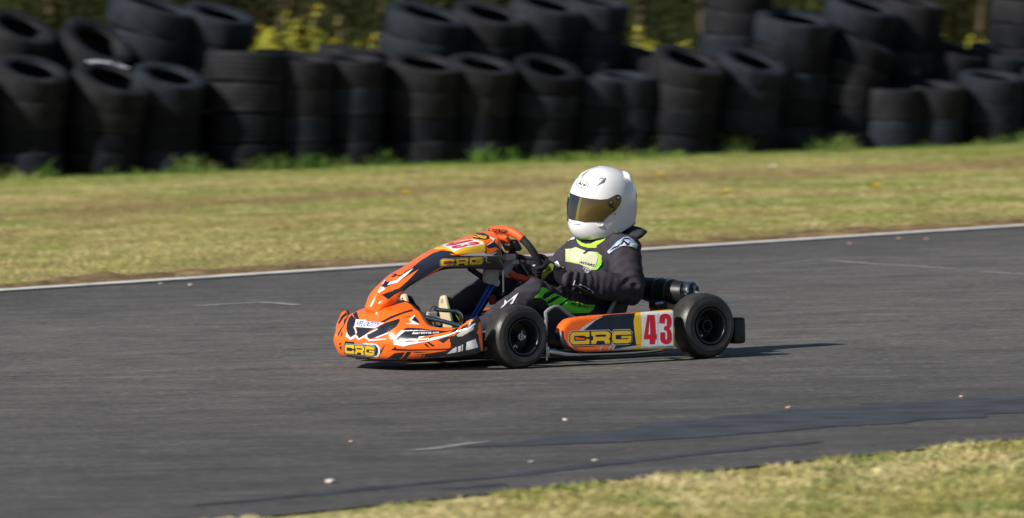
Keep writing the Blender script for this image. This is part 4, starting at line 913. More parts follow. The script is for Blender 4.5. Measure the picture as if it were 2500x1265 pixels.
seat()
# engine and exhaust on the far side and across the back
def engine(b):
    b.box((-.66, -.33, .12), (.20, .14, .14), ALLOY, bev=.02); b.lathe([(0, .0), (0, .07), (.02, .07)], (-.60, -.33, .19), (.3, 0, 1), ALLOY, n=24)
    for k in range(6): b.box((-.60 + .004 * k, -.33, .20 + .014 * k), (.13, .13, .006), ALLOY, bev=.002)
    b.lathe([(-.03, .0), (-.03, .05), (.10, .045), (.10, 0)], (-.48, -.36, .15), (1, 0, 0), BLACKP, n=20)
part('engine', engine)
def sil():
    b = MB(); e = kY(1694, 713, .30); m1 = kY(1640, 713, .19); m0 = kY(1606, 711, .12); s0 = kY(1540, 697, -.02); s1 = kY(1500, 690, -.12)
    pts = [V(-.72, -.40, .22), V(-.82, -.36, .26), s1, s0, m0, m1, kY(1672, 714, .255), kY(1678, 713, .268)]
    b.tube(pts, [.02, .022, .034, .040, .057, .054, .047, .046], BLACKP, n=28, smooth=6)
    o = b.build('silencer', kart, sharp=50)
    c = MB(); ax = (e - m1).normalized(); p = kY(1678, 713, .268)
    c.lathe([(-.002, .040), (-.002, .0465), (.004, .0475), (.030, .0455), (.034, .040), (.030, .036), (.012, .030), (.012, 0)], p, ax, CHROME, n=32, matf=lambda j: CHROME if j < 6 else BLACKP); c.build('end_cap', o, sharp=30)
    for px, py, yy, rr in ((1612, 711, .132, .058), (1640, 713, .19, .0562)):
        k = MB(); q = kY(px, py, yy); k.lathe([(-.004, rr), (-.004, rr + .005), (.004, rr + .005), (.004, rr)], q, ax, STEEL, n=32, closed=True)
        k.box(q + V(.02, rr * .95, .01), (.014, .012, .014), STEEL, bev=.002); k.build('clamp_band', o, sharp=30)
    k = MB(); k.box(kY(1618, 742, .14), (.05, .08, .09), BLACKP, bev=.008); k.tube([kY(1640, 742, .16), kY(1650, 760, .2)], .012, BLACKP); k.build('silencer_mount', o)
    k = MB(); k.tube([kY(1702, 727, .30), kY(1716, 733, .32)], .014, CHROME, n=14); k.build('outlet_pipe', o)
sil()

# steering wheel
def swheel():
    root = empty('steering_wheel', None, kart); cw = V(-.327, 0, .450); u = V(0, 1, 0); v = V(.545, 0, .839).normalized(); nn = V(-.839, 0, .545).normalized()
    root.location = cw
    def ring(f):
        x = .150 * math.copysign(abs(math.cos(f)) ** .8, math.cos(f)); y = .135 * math.copysign(abs(math.sin(f)) ** .85, math.sin(f)); 
        if y < -.105: y = -.105 + (y + .105) * .5
        return u * x + v * y
    N = 120; rows = []
    for k in range(N):
        f = 2 * math.pi * k / N; p = ring(f); t = (ring(f + .02) - ring(f - .02)).normalized(); q = t.cross(nn).normalized(); top = math.sin(f) > .62
        r1, r2 = (.0205, .017) if top else (.0165, .0155)
        rows.append([p + q * math.cos(a) * r1 + nn * math.sin(a) * r2 for a in np.linspace(0, 2 * math.pi, 15)[:-1]])
    ORG2 = mat('orange_grip', (.80, .105, .02), .55, noise_amt=.08, noise_scale=60, bump=.15, bump_scale=300); BLK2 = mat('black_grip', (.016, .016, .018), .7, bump=.2, bump_scale=300)
    b = MB(); b.grid(rows, ORG2, closed_u=True, closed_v=True, matf=lambda i, j: ORG2 if math.sin(2 * math.pi * i / N) > .60 or math.sin(2 * math.pi * i / N) < -.42 else BLK2)
    # lettering along the top of the rim
    tmp = [tuple(Vector(p) + cw) for p in b.v]; bv = BVHTree.FromPolygons([Vector(p) for p in tmp], b.f); tb = MB()
    logo(tb, bv, [(1194, 558), (1240, 561), (1238, 568), (1192, 564)], BLACKV, None, dark=ORG2, o=.001, step=1.5)
    tb.v = [tuple(Vector(p) - cw) for p in tb.v]; o = len(b.v); b.v += tb.v
    for f, m in zip(tb.f, tb.m): b.f.append(tuple(i + o for i in f)); b.m.append(b.mi(tb.mats[m]))
    b.build('rim', root, sharp=60)
    h = MB(); h.lathe([(-.02, 0), (-.02, .030), (.0, .036), (.010, .030), (.012, 0)], -nn * .01, nn, ALLOY, n=24)
    for p in (u * .14 - v * .01, -u * .14 - v * .01, -v * .10): h.tube([V(0, 0, 0), p * .5 - nn * .006, p], [.013, .010, .008], ALLOY, n=10)
    h.build('hub', root)
    d = MB(); M3 = Matrix((v, u, nn)).transposed(); d.box(v * .052 + nn * .006, (.05, .11, .022), BLACKP, rot=M3, bev=.006); d.build('display', root)
    d = MB(); d.box(v * .098 + nn * -.016, (.035, .085, .022), ORG2, rot=M3, bev=.007); d.build('top_pad', root)
    k = MB()
    for q in (-.02, .02): k.lathe([(-.012, 0), (-.012, .006), (.012, .006), (.012, 0)], u * q + v * .075 - nn * .02, u, CHROME, n=10)
    k.build('bolt', root)
    return cw, u, v, nn
CW, UU, VV, NNW = swheel()

# ------------------------------------------------------------------ the driver
driver = empty('person', KM @ Matrix.Translation((-.66, 0, .06)))
DOFF = V(-.66, 0, .06)
tag(driver, 'driver in a charcoal and green racing suit and white full-face helmet gripping the steering wheel', 'person')
def capsule(b, p0, p1, r0, r1, m, n=20, q=5):
    p0, p1 = Vector(p0), Vector(p1); d = p1 - p0; L = max(d.length, 1e-5)
    pr = [(-r0 * math.cos(a), r0 * math.sin(a)) for a in np.linspace(0, math.pi / 2, q)] + [(L + r1 * math.sin(a), r1 * math.cos(a)) for a in np.linspace(0, math.pi / 2, q)]
    pr[0] = (-r0, .0004); pr[-1] = (L + r1, .0004); o = len(b.v); b.lathe(pr, p0, d, m, n=n); k = len(pr)
    b.f.append(tuple(o + i * k for i in range(n))); b.m.append(b.mi(m)); b.f.append(tuple(o + i * k + k - 1 for i in range(n))[::-1]); b.m.append(b.mi(m))
def union(b, voxel, smooth=2):
    o = b.build('u', sharp=0, recalc=True); md = o.modifiers.new('r', 'REMESH'); md.mode = 'VOXEL'; md.voxel_size = voxel
    sm = o.modifiers.new('s', 'SMOOTH'); sm.factor = .5; sm.iterations = smooth * 3
    dg = bpy.context.evaluated_depsgraph_get(); dg.update(); me = o.evaluated_get(dg).to_mesh()
    v = [tuple(p.co) for p in me.vertices]; f = [tuple(p.vertices) for p in me.polygons]; nv = [tuple(p.normal) for p in me.vertices]
    o.evaluated_get(dg).to_mesh_clear(); me0 = o.data; bpy.data.objects.remove(o); bpy.data.meshes.remove(me0); return v, f, nv
def finish(b, name, parent, sharp=0):
    b.v = [(x - DOFF.x, y - DOFF.y, z - DOFF.z) for x, y, z in b.v]; return b.build(name, parent, sharp=sharp)

SHL, ELL, WRL = V(-.785, .148, .462), V(-.770, .215, .292), V(-.455, .190, .350)
SHR, ELR, WRR = V(-.760, -.132, .458), V(-.640, -.205, .345), V(-.395, -.170, .405)
HPL, KNL, ANL = V(-.650, .085, .150), V(-.325, .135, .300), V(.02, .125, .110)
HPR, KNR, ANR = V(-.650, -.085, .150), V(-.285, -.135, .325), V(.07, -.120, .150)
def body():
    b = MB(); m = SUIT
    ell(b, (-.665, 0, .155), (.12, .145, .092), m); capsule(b, (-.69, 0, .20), (-.735, 0, .36), .122, .125, m); ell(b, (-.745, 0, .40), (.118, .150, .115), m)
    ell(b, (-.690, .03, .300), (.120, .140, .10), m); ell(b, (-.600, .02, .235), (.13, .13, .075), m)
    capsule(b, SHL, SHR, .072, .070, m); ell(b, (-.765, 0, .470), (.085, .125, .065), m); capsule(b, (-.765, 0, .47), (-.775, 0, .565), .078, .075, m)
    for S, E_, W_, H in ((SHL, ELL, WRL, 1), (SHR, ELR, WRR, -1)):
        capsule(b, S, E_, .070, .063, m); capsule(b, E_, E_.lerp(W_, .5), .063, .060, m); capsule(b, E_.lerp(W_, .45), W_, .058, .040, m)
    ell(b, SHL + V(0, .012, .012), (.066, .062, .058), m)
    for H, K, A in ((HPL, KNL, ANL), (HPR, KNR, ANR)):
        capsule(b, H, K, .086, .062, m); capsule(b, K, K.lerp(A, .5), .060, .055, m); capsule(b, K.lerp(A, .5), A, .053, .040, m)
    v, f, nv = union(b, .0075, 2)
    out = []
    arms = ((SHL, ELL), (ELL, WRL), (SHR, ELR), (ELR, WRR)); legs = ((HPL, KNL), (KNL, ANL), (HPR, KNR), (KNR, ANR))
    for p, n in zip(v, nv):   # cloth folds: rings bunched at elbows, knees and waist, long soft creases elsewhere
        P, N_ = Vector(p), Vector(n); amp = .0045 * noise.noise(P * 11) + .003 * noise.noise(P * 24 + V(3, 1, 2))
        for (a, c), g in [(s, 1.0) for s in arms] + [(s, .8) for s in legs]:
            d = c - a; t = max(0, min(1, (P - a).dot(d) / d.length_squared)); dist = (P - a - d * t).length
            if dist < .11:
                wgt = (1 - dist / .11 * .3) * g; al = t * d.length; ph = noise.noise(P * 9) * 2.6
                at_joint = math.exp(-((1 - t) / .30) ** 2) + .35 * math.exp(-(t / .25) ** 2)
                r = abs(math.sin(al * 95 + ph * 1.5 + P.z * 20)); amp += (.0065 * at_joint + .0012) * wgt * (1 - 2 * r ** .6)
                break
        if P.z < .40 and abs(P.y) < .17 and P.x < -.56: amp += .004 * math.sin(P.z * 130 + 3 * noise.noise(P * 8)) * math.exp(-((P.z - .27) / .07) ** 2)
        out.append(P + N_ * amp)
    r = MB(); r.add(out, f, SUIT)
    bv = r.bvh(); D = lambda pl, m, o=.0012, st=3.0: decal(r, bv, pl, m, o * 2.2, st)
    c = crop(1180, 550, 6.25)
    # chest panel
    D(c([(1255, 365), (1340, 362), (1420, 338), (1560, 395), (1740, 415), (1812, 470), (1800, 540), (1770, 600), (1700, 692), (1640, 675), (1480, 600), (1360, 575), (1256, 555)]), LIMES)
    D(c([(1262, 372), (1340, 370), (1420, 346), (1560, 402), (1730, 424), (1752, 480), (1735, 560), (1690, 672), (1640, 662), (1485, 590), (1360, 566), (1300, 560)]), CREAMS, .0020)
    text(r, bv, 'ASTARS', c([(1482, 545), (1708, 598), (1700, 640), (1468, 580)]), SUITB, .0056, shear=.2, bold=.03)
    text(r, bv, 'Tech', c([(1530, 635), (1655, 672), (1645, 705), (1515, 672)]), WHITES, .0036, shear=.2)
    for k in range(3): D(c([(1545 - k * 8, 690 + k * 13), (1625 - k * 12, 705 + k * 13), (1623 - k * 12, 711 + k * 13), (1543 - k * 8, 696 + k * 13)]), WHITES, .0012, 2.0)
    D(c([(1700, 695), (1770, 600), (1812, 530), (1800, 600), (1740, 680)]), GREENS, .0024)
    D(c([(1425, 215), (1480, 225), (1560, 230), (1640, 225), (1740, 200), (1850, 150), (1900, 120), (1890, 170), (1850, 235), (1720, 325), (1740, 345), (1700, 350), (1600, 350), (1500, 322), (1450, 282), (1432, 245)]), LIMES)
    D(c([(1480, 232), (1570, 236), (1600, 262), (1640, 236), (1730, 225), (1650, 285), (1560, 292), (1490, 268)]), SUITB, .002)
    D(c([(1530, 430), (1620, 375), (1640, 385), (1560, 440), (1540, 445)]), SUITB, .0026)
    # right shoulder and right cuff
    D(c([(1282, 205), (1400, 200), (1390, 220), (1284, 236)]), WHITES); D(c([(1290, 195), (1320, 110), (1345, 160), (1400, 200), (1340, 196)]), WHITES)
    D(c([(1075, 580), (1130, 545), (1180, 630), (1150, 625)]), WHITES); D(c([(1175, 630), (1225, 635), (1215, 660), (1190, 652)]), LIMES)
    # left shoulder badge
    D(c([(1895, 405), (1960, 345), (2050, 250), (2140, 190), (2210, 180), (2280, 225), (2355, 300), (2335, 362), (2240, 318), (2120, 318), (2010, 372), (1930, 435)]), LBLUES)
    D(c([(1905, 405), (1985, 345), (2110, 265), (2150, 235), (2300, 285), (2285, 330), (2190, 305), (2090, 318), (1985, 375), (1925, 430)]), WHITES, .002)
    D(c([(2140, 235), (2160, 240), (2200, 285), (2250, 250), (2215, 300), (2190, 303), (2150, 262), (2120, 290), (2090, 300)]), SUITB, .0028, 2)
    D(c([(1985, 352), (2115, 270), (2070, 315), (1960, 385), (1930, 400)]), SUITB, .0028, 2); D(c([(2080, 268), (2150, 205), (2210, 200), (2280, 262), (2205, 215), (2150, 222)]), SUITB, .0028, 2)
    D(c([(2300, 290), (2320, 270), (2310, 340), (2292, 332)]), GREENS, .0028, 2)
    # sleeve lettering
    D(c([(1350, 935), (1375, 880), (1400, 840), (1395, 890), (1430, 920), (1400, 950), (1360, 975)]), WHITES, .0014, 2); D(c([(1372, 925), (1395, 900), (1410, 925), (1378, 950)]), SUITB, .0022, 2)
    D(c([(1440, 915), (1470, 893), (1560, 930), (1690, 1010), (1675, 1035), (1600, 1005), (1500, 965)]), WHITES, .0014, 2); D(c([(1455, 920), (1475, 905), (1560, 942), (1672, 1012), (1665, 1025), (1600, 998), (1500, 955)]), SUITB, .0022, 2)
    text(r, bv, 'STARS', c([(1475, 908), (1672, 1008), (1660, 1028), (1462, 925)]), WHITES, .0036, shear=.2)
    # green thigh and belly panel with black slashes
    D(c([(765, 1105), (850, 1030), (880, 945), (940, 955), (1005, 1000), (1100, 1040), (1200, 1090), (1330, 1165), (1480, 1190), (1560, 1215), (1700, 1215), (1680, 1290), (1600, 1340), (1300, 1340), (1100, 1330), (1000, 1230), (950, 1150), (880, 1110)]), GREENS)
    D(c([(905, 1060), (1000, 1005), (1080, 1030), (960, 1100), (930, 1130), (890, 1105)]), SUITB, .0022); D(c([(965, 1165), (1130, 1070), (1165, 1088), (990, 1200)]), SUITB, .0022); D(c([(1130, 1240), (1255, 1130), (1290, 1145), (1165, 1245)]), SUITB, .0022)
    text(r, bv, 'ASTARS', c([(1330, 1170), (1590, 1240), (1570, 1275), (1310, 1215)]), SUITB, .0058, shear=.2, bold=.03)
    D(c([(1350, 1165), (1480, 1185), (1430, 1200)]), LIMES, .002); D(c([(1560, 1225), (1690, 1225), (1640, 1260), (1550, 1270)]), LIMES, .002)
    # knee star flash
    k = crop(1160, 680, 5.5)
    D(k([(318, 422), (385, 355), (400, 290), (430, 320), (588, 190), (500, 345), (465, 348), (525, 262), (430, 330), (402, 362), (350, 402)]), WHITES, .0014, 2)
    # collar flashes
    D(c([(1990, 130), (2040, 75), (2130, 60), (2260, 20), (2290, 35), (2180, 95), (2060, 130)]), SUITB); D(c([(2180, 80), (2215, 60), (2265, 65), (2265, 95), (2190, 105)]), GREENS, .002, 2)
    D(c([(2010, 130), (2050, 85), (2110, 72), (2060, 92), (2040, 122)]), OLIVES, .002, 2)
    o = finish(r, 'racing_suit', driver)
    # neck collar and brace
    n = MB(); rows = []
    for rad, x, z, t in ((.082, -.765, .490, 0), (.092, -.768, .505, .2), (.094, -.77, .525, .3), (.086, -.775, .548, .3), (.078, -.775, .55, 0)):
        rows.append([V(x + math.cos(a) * rad * 1.05, math.sin(a) * rad, z - .018 * math.cos(a)) for a in np.linspace(0, 2 * math.pi, 41)[:-1]])
    n.grid(rows, SUITB, closed_v=True); bv2 = n.bvh()
    for pl in ([(1430, 225), (1480, 225), (1490, 270), (1560, 310), (1640, 318), (1740, 280), (1850, 190), (1890, 170), (1850, 230), (1720, 320), (1600, 345), (1500, 320), (1450, 280)],): decal(n, bv2, c(pl), LIMES, .0015, 3)
    finish(n, 'neck_brace', driver)
    s = MB(); ell(s, (-.872, .02, .522), (.065, .14, .032), SUIT, Matrix.Rotation(.35, 3, 'Y')); ell(s, (-.912, .03, .534), (.028, .11, .018), SUIT, Matrix.Rotation(-.3, 3, 'Y'))
    v, f, nv = union(s, .008, 2); s2 = MB(); s2.add(v, f, SUIT); finish(s2, 'suit_collar', driver)
body()

# helmet
def helmet():
    root = empty('helmet', None, driver); HC = V(-.778, 0, .50); root.location = HC - DOFF
    b = MB(); N, K = 96, 44
    zt = .318
    # height above rim reference : front, back, half-width
    prof = [(0.00, .100, .080, .086), (.02, .132, .112, .100), (.05, .152, .135, .113), (.085, .158, .148, .119), (.12, .157, .155, .123), (.16, .154, .158, .125), (.20, .146, .155, .123), (.235, .132, .145, .116), (.262, .114, .130, .104), (.285, .091, .108, .086), (.302, .064, .080, .062), (.312, .038, .048, .038), (.3175, .012, .016, .013)]
    zs = [p[0] for p in prof]
    def at(z, i): return float(np.interp(z, zs, [p[i] for p in prof]))
    def rim(a):
        c_ = math.cos(a); return .006 + (.016 * (1 - c_) if c_ > 0 else .016 + .056 * (-c_) ** 1.1)
    rows = []
    for k in range(N):
        a = 2 * math.pi * k / N; r = []
        z0 = rim(a)
        for j in range(K):
            z = z0 + (zt - z0) * (1 - (1 - j / (K - 1)) ** 1.0); z = z0 + (zt - z0) * math.sin(math.pi / 2 * j / (K - 1)) ** .9
            e = 2.15; ca, sa = math.cos(a), math.sin(a); lx = at(z, 1) if ca > 0 else at(z, 2); ly = at(z, 3)
            rr = ((abs(ca) / lx) ** e + (abs(sa) / ly) ** e) ** (-1 / e); x, y = ca * rr, sa * rr
            # chin bar and brow relief
            if ca > 0: x += .006 * math.exp(-((z - .058) / .022) ** 2) * ca ** 2
            r.append(V(x, y, z))
        inner = [V(p.x * .9, p.y * .9, p.z + .004) for p in r[:1]] + [V(r[0].x * .86, r[0].y * .86, r[0].z + .05)]
        rows.append(inner[::-1] + r)
    # smooth the profile a little along the height
    for _ in range(3):
        for r in rows:
            for j in range(4, len(r) - 1): r[j] = r[j] * .5 + (r[j - 1] + r[j + 1]) * .25
    b.grid(rows, HELM, closed_u=True)
    top = [r[-1] for r in rows]; b.add(top, [tuple(range(N))], HELM)
    w = MB(); w.v = [tuple(Vector(p) + HC) for p in b.v]; w.f = list(b.f); bv = w.bvh()   # same shell in kart space, for tracing
    def onto(pl, m, off, st, dst, mirror=False):
        t = MB(); decal(t, bv, pl, m, off, st, mirror); t.v = [tuple(Vector(p) - HC) for p in t.v]
        o = len(dst.v); dst.v += t.v
        for f, mi in zip(t.f, t.m): dst.f.append(tuple(i + o for i in f)); dst.m.append(dst.mi(t.mats[mi]))
    h = crop(1340, 390, 6.0233)
    # oval and script above the visor
    onto(h([(404 + 90 + 92 * math.cos(t) , 362 + 58 * math.sin(t) + 8 * math.cos(t)) for t in np.linspace(0, 6.283, 40)[:-1]]), mat('black_helmet_print', (.02, .02, .02), .3), .0010, 2.0, b)
    onto(h([(404 + 90 + 83 * math.cos(t) , 362 + 49 * math.sin(t) + 8 * math.cos(t)) for t in np.linspace(0, 6.283, 40)[:-1]]), HELM, .0016, 2.0, b)
    t = MB(); text(t, bv, 'Arai', h([(430, 318), (565, 350), (560, 398), (420, 372)]), mat('black_helmet_print', (.02, .02, .02), .3), .0022, shear=.3, bold=.03)
    o = len(b.v); b.v += [tuple(Vector(p) - HC) for p in t.v]
    for f in t.f: b.f.append(tuple(i + o for i in f)); b.m.append(b.mi(mat('black_helmet_print', (.02, .02, .02), .3)))
    onto(h([(285, 895), (325, 925), (323, 936), (286, 908)]), HELMG, .001, 2, b); onto(h([(370, 940), (465, 952), (464, 962), (372, 950)]), HELMG, .001, 2, b)
    onto(h([(420, 270), (432, 255), (436, 266), (428, 280)]), HELMG, .001, 2, b)
    sh = b.build('shell', root, sharp=60)
    # brow vent fin, rear vent pods
    vt = MB(); q0 = hitn(bv, *h([(700, 385)])[0], .0) - HC; q1 = hitn(bv, *h([(770, 315)])[0], .0) - HC; q2 = hitn(bv, *h([(828, 268)])[0], .0) - HC
    vt.tube([q0, q1, q2], [.002, .010, .003], HELM, n=12, smooth=5); e0 = hitn(bv, *h([(735, 300)])[0], .002) - HC; e1 = hitn(bv, *h([(785, 280)])[0], .008) - HC
    vt.tube([e0, e1], [.003, .004], HELMG, n=8); vt.build('brow_vent', root)
    for s in (1, -1):
        d = MB(); a0 = hitn(bv, *h([(1030, 215)])[0], -.004) - HC; a1 = hitn(bv, *h([(1110, 190)])[0], -.006) - HC; a2 = hitn(bv, *h([(1185, 228)])[0], -.008) - HC; a3 = hitn(bv, *h([(1240, 320)])[0], -.008) - HC
        P = [V(p.x, p.y * s, p.z) for p in (a0, a1, a2, a3)]; d.tube(P, [.003, .013, .012, .003], HELM, n=16, smooth=6); d.build('rear_vent', root)
    fv = MB(); f0 = hitn(bv, *h([(455, 215)])[0], -.004) - HC; fv.tube([V(f0.x + .010, .0, f0.z - .03), V(f0.x + .002, .0, f0.z + .002), V(f0.x - .036, 0, f0.z + .024)], [.004, .008, .003], HELM, n=12, smooth=5); fv.build('front_vent', root)
    # visor
    vz = MB()
    left = h([(465, 545), (600, 572), (760, 588), (860, 578), (930, 545), (985, 515), (1035, 520), (1062, 560), (1055, 620), (1020, 690), (960, 760), (880, 820), (820, 880), (790, 912), (640, 908), (520, 915), (410, 890)])
    fr = h([(322, 482), (340, 500), (400, 522), (465, 545), (410, 890), (350, 885), (300, 862), (278, 838), (300, 650)])
    onto(left, VISOR, .0040, 3, vz); onto(fr, VISORD, .0040, 3, vz)  # dark front against gold side: a reflection painted into the visor's colours
    onto(h([(468, 546), (500, 553), (470, 690), (440, 890), (400, 885), (430, 700)]), VISORY, .0052, 3, vz)  # yellow strip painted along the border of that reflection
    # the other half of the shield, mirrored
    src = [(p, f) for p, f in [(None, None)]]; cut = MB(); onto(left, VISORD, .0036, 3, cut); o = len(vz.v); vz.v += [(x, -y, z) for x, y, z in cut.v]
    for f in cut.f: vz.f.append(tuple(i + o for i in f)); vz.m.append(vz.mi(VISORD))
    vz.build('visor', root, sharp=0)
    for (px, py), r_, blk in (((1008, 562), .0068, True), ((902, 628), .0066, True), ((773, 893), .003, False), ((962, 798), .003, False)):
        d = MB(); p = hitn(bv, *h([(px, py)])[0], .004) - HC; nn = (p - V(p.x * .2, 0, p.z)).normalized()
        if blk: d.lathe([(-.004, .0), (-.004, r_ * 1.75), (.0015, r_ * 1.7), (.002, r_ * 1.1)], p, nn, BLACKP, n=24)
        d.lathe([(0, r_), (.003, r_), (.004, r_ * .8), (.004, 0)], p, nn, STEEL if blk else BLACKP, n=20); d.build('visor_screw', root, sharp=30)
    d = MB(); P = [hitn(bv, *p, .006) - HC for p in h([(868, 605), (880, 660), (915, 690), (950, 700)])]; d.tube(P, [.004, .005, .0045, .003], BLACKP, n=10, smooth=4); d.build('visor_lever', root)
    tr = MB(); tr.tube([r[2] for r in rows] + [rows[0][2]], .0032, BLACKP, n=8); tr.build('rim_seal', root)
    d = MB(); P = [hitn(bv, *p, -.002) - HC for p in h([(690, 935), (740, 975), (790, 970), (800, 930)])]; d.tube(P, [.004, .007, .006, .003], HELM, n=12, smooth=4); d.build('chin_tab', root)
helmet()

# gloves: five fingers closed round the rim
def glove(s, ang):
    x = .150 * math.cos(ang); y = .135 * math.sin(ang); u, v = UU, VV
    if y < -.105: y = -.105 + (y + .105) * .5
    p0 = CW + u * x * s + v * y; tg = (u * (-math.sin(ang) * .15 * s) + v * (math.cos(ang) * .135)).normalized(); rd = (u * (x * s) + v * y).normalized(); nn = NNW
    b = MB(); m = SUITB
    wr = WRL if s > 0 else WRR
    for k, L in enumerate((.85, .98, 1.0, .9)):
        q = p0 + tg * (k - 1.5) * .0185
        ch = [q + rd * .024 + nn * .022, q + rd * .034 * L - nn * .006, q + rd * .014 - nn * .032 * L, q - rd * .018 * L - nn * .026, q - rd * .028 * L - nn * .004]
        for i, (a, c_) in enumerate(zip(ch, ch[1:])): capsule(b, a, c_, .0108 - .0009 * i, .0100 - .0009 * i, m, n=14, q=4)
    th = [p0 + tg * .012 + rd * .012 + nn * .034, p0 + tg * .040 + rd * .0 + nn * .030, p0 + tg * .052 - rd * .012 + nn * .018, p0 + tg * .056 - rd * .024 + nn * .002]
    for i, (a, c_) in enumerate(zip(th, th[1:])): capsule(b, a, c_, .0125 - .0012 * i, .0113 - .0012 * i, m, n=14, q=4)
    palm = p0 + rd * .018 + nn * .034
    for t in (-1.2, 0, 1.2): capsule(b, p0 + tg * t * .019 + rd * .024 + nn * .022, palm.lerp(wr, .45) + tg * t * .012, .0155, .021, m, n=14, q=4)
    capsule(b, palm.lerp(wr, .3), wr, .027, .029, m); capsule(b, wr, wr + (wr - palm).normalized() * .02, .031, .031, m); capsule(b, palm.lerp(wr, .1) - V(0, 0, .012), wr - V(0, 0, .012), .027, .028, m)
    vv, f, nv = union(b, .0032, 1); r = MB(); r.add(vv, f, SUITB)
    if s > 0:
        bv = r.bvh(); c = crop(1180, 550, 6.25); D = lambda pl, m, o=.0012: decal(r, bv, c(pl), m, o, 2.0)
        D([(985, 600), (1040, 580), (1075, 610), (1060, 690), (1000, 740), (950, 800), (880, 830), (890, 740), (930, 670)], OLIVES)
        st = []
        for k in range(10):
            a = -.5 + 6.283 * k / 10; rr = 52 if k % 2 == 0 else 23; st.append((985 + rr * 1.1 * math.cos(a), 665 + rr * math.sin(a)))
        D(st, SUITB, .002); D([(985 + (x - 985) * .62, 665 + (y - 665) * .62) for x, y in st], OLIVES, .0028)
        D([(750, 615), (790, 585), (860, 578), (880, 590), (820, 600), (775, 630)], GREYV, .0014); D([(1085, 600), (1130, 560), (1180, 640), (1150, 640)], GREYV, .0014)
        D([(890, 860), (990, 838), (1060, 880), (1150, 935), (1140, 990), (1050, 1000), (1000, 985), (940, 950), (880, 940)], OLIVES, .0014)
    finish(r, 'glove', driver)
glove(1, math.radians(-26)); glove(-1, math.radians(-10))

# shoes: pale soles towards the front of the kart
def shoe(heel, toe, y, starpx):
    heel = V(heel[0], y, heel[1]); toe = V(toe[0], y, toe[1]); up = (toe - heel).normalized(); fw = V(up.z, 0, -up.x); sd = V(0, 1, 0); L = (toe - heel).length
    b = MB()
    capsule(b, heel + up * .03 - fw * .034, heel + up * .12 - fw * .030, .033, .034, SUITB); capsule(b, heel + up * .10 - fw * .028, toe - up * .03 - fw * .018, .034, .022, SUITB)
    capsule(b, heel + up * .035 - fw * .04, (ANL if y > 0 else ANR) + V(-.03, 0, .03), .034, .040, SUITB)
    vv, f, nv = union(b, .005, 2); r = MB(); r.add(vv, f, SUITB)
    o = finish(r, 'shoe', driver)
    s = MB(); pts = []
    for k in range(40):
        a = 2 * math.pi * k / 40; t = .5 - .5 * math.cos(a); wd = (.030 + .009 * math.sin(min(1, t * 1.15) * math.pi * .9 - .3)) * max(0, math.sin(a) ** 2) ** .32
        pts.append(heel + up * L * t + sd * wd * (1 if math.sin(a) > 0 else -1) - fw * .006 + fw * (.004 - .018 * max(0, t - .75) ** 1.5 * 4))
    s.prism(pts, fw, .014, TAN, bev=.003); bv = s.bvh(); cx, cy, rr, sq = starpx; st = []
    for k in range(10):
        a = -1.2 + 6.283 * k / 10; q = rr if k % 2 == 0 else rr * .42; st.append((cx + q * sq * math.cos(a), cy + q * math.sin(a)))
    decal(s, bv, st, SUITB, .001, 1.5); decal(s, bv, [(cx + (x - cx) * .62, cy + (y_ - cy) * .62) for x, y_ in st], TAN, .0016, 1.5)
    finish(s, 'shoe_sole', o, sharp=40)
    p = MB(); p.tube([heel + up * .12 + sd * .034 - fw * .02, heel + up * .07 + sd * .036 - fw * .035, heel + up * .02 + sd * .034 - fw * .03], .003, LIMES, n=8, smooth=4); finish(p, 'shoe_piping', o)
shoe((.128, .105), (.172, .305), -.12, (981, 733, 8, .9)); shoe((.085, .105), (.132, .303), .12, (1079, 735, 7, .55))

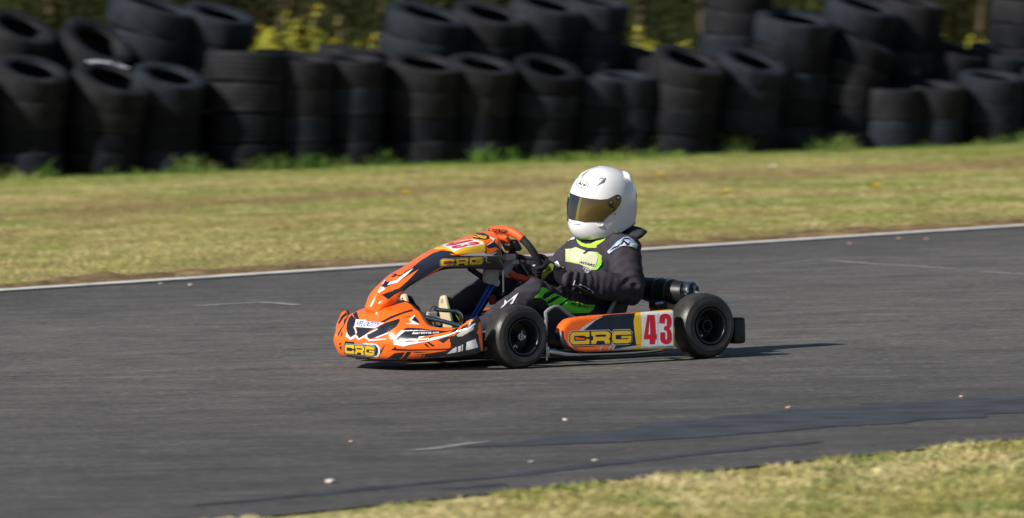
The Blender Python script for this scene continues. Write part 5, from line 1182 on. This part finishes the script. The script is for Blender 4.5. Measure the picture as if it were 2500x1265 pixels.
# ------------------------------------------------------------------ litter and small things on the ground
def stone(px, py, sz, m, label, cat='stone', name='stone', flat=.5, z=0):
    g = gnd(px, py, z); bm = bmesh.new(); bmesh.ops.create_icosphere(bm, subdivisions=3, radius=1)
    for v in bm.verts: v.co *= 1 + .35 * noise.noise(v.co * 1.3 + V(px, py, 0)) + .12 * noise.noise(v.co * 3.5 + V(py, px, 0))
    b = MB(); b.bm(bm, m, Matrix.Diagonal((sz, sz * .8, sz * flat, 1))); o = b.build(name, sharp=0); o.location = g + V(0, 0, sz * flat * .75); o.rotation_euler.z = random.uniform(0, 6)
    tag(o, label, cat)
PST = mat('pale_limestone', (.62, .55, .47), .8, noise_amt=.25, noise_scale=40, bump=.4); GST = mat('grey_chip', (.34, .34, .32), .8, noise_amt=.25, noise_scale=40); RST = mat('pinkish_chip', (.42, .26, .20), .8, noise_amt=.2, noise_scale=40)
stone(806, 1180, .018, PST, 'pale knobbly stone, largest one lying on the near asphalt')
stone(1380, 1027, .011, PST, 'cream chip alone on the asphalt below the kart')
stone(1298, 1130, .010, GST, 'grey chip between the tar band and the long dark seam')
stone(1453, 1127, .010, PST, 'small beige chip lying on the dark tar seam')
stone(857, 1080, .009, RST, 'pinkish chip on bare asphalt left of the white dash')
stone(1925, 997, .010, RST, 'pinkish chip just above the wide tar band')
stone(2347, 970, .010, RST, 'red chip at the far right above the tar band')
stone(465, 697, .011, PST, 'pale chip beside the white edge line at the left')
stone(392, 694, .009, PST, 'small cream chip next to the white line, leftmost one')
stone(2196, 584, .012, RST, 'brown chip on the far asphalt near the white line, right side')
stone(2262, 585, .011, RST, 'rust coloured chip by the white line at far right')
stone(2075, 596, .011, RST, 'brown chip on the far asphalt, first to the right of the exhaust')
stone(1888, 414, .026, mat('white_litter', (.72, .73, .72), .7), 'crumpled white litter lying in the far grass', 'litter', 'litter', .8, -.03)
def dandelion(px, py, label):
    g = gnd(px, py, 0.0); root = empty('dandelion', Matrix.Translation((g.x, g.y, -.03))); a = MB(); a.tube([(0, 0, 0), (.005, 0, .04), (.01, .0, .075)], .003, STEMM, n=6); a.build('stem', root)
    f = MB()
    for q in range(26):
        t = q * 2.4; leaf(f, (.01, 0, .075), .036, .008, (math.cos(t), math.sin(t), .1 + (q % 5) * .22), (0, 0, 1), PETAL)
    f.build('flower_head', root, sharp=0); tag(root, label, 'flower')
dandelion(1606, 446, 'yellow dandelion in the far grass just right of the helmet top')
dandelion(1766, 488, 'small yellow dandelion beside a brown rut, mid far grass')
dandelion(2137, 474, 'bright yellow dandelion in the far grass at the right')
dandelion(985, 490, 'lone yellow dandelion in the far grass left of the helmet')
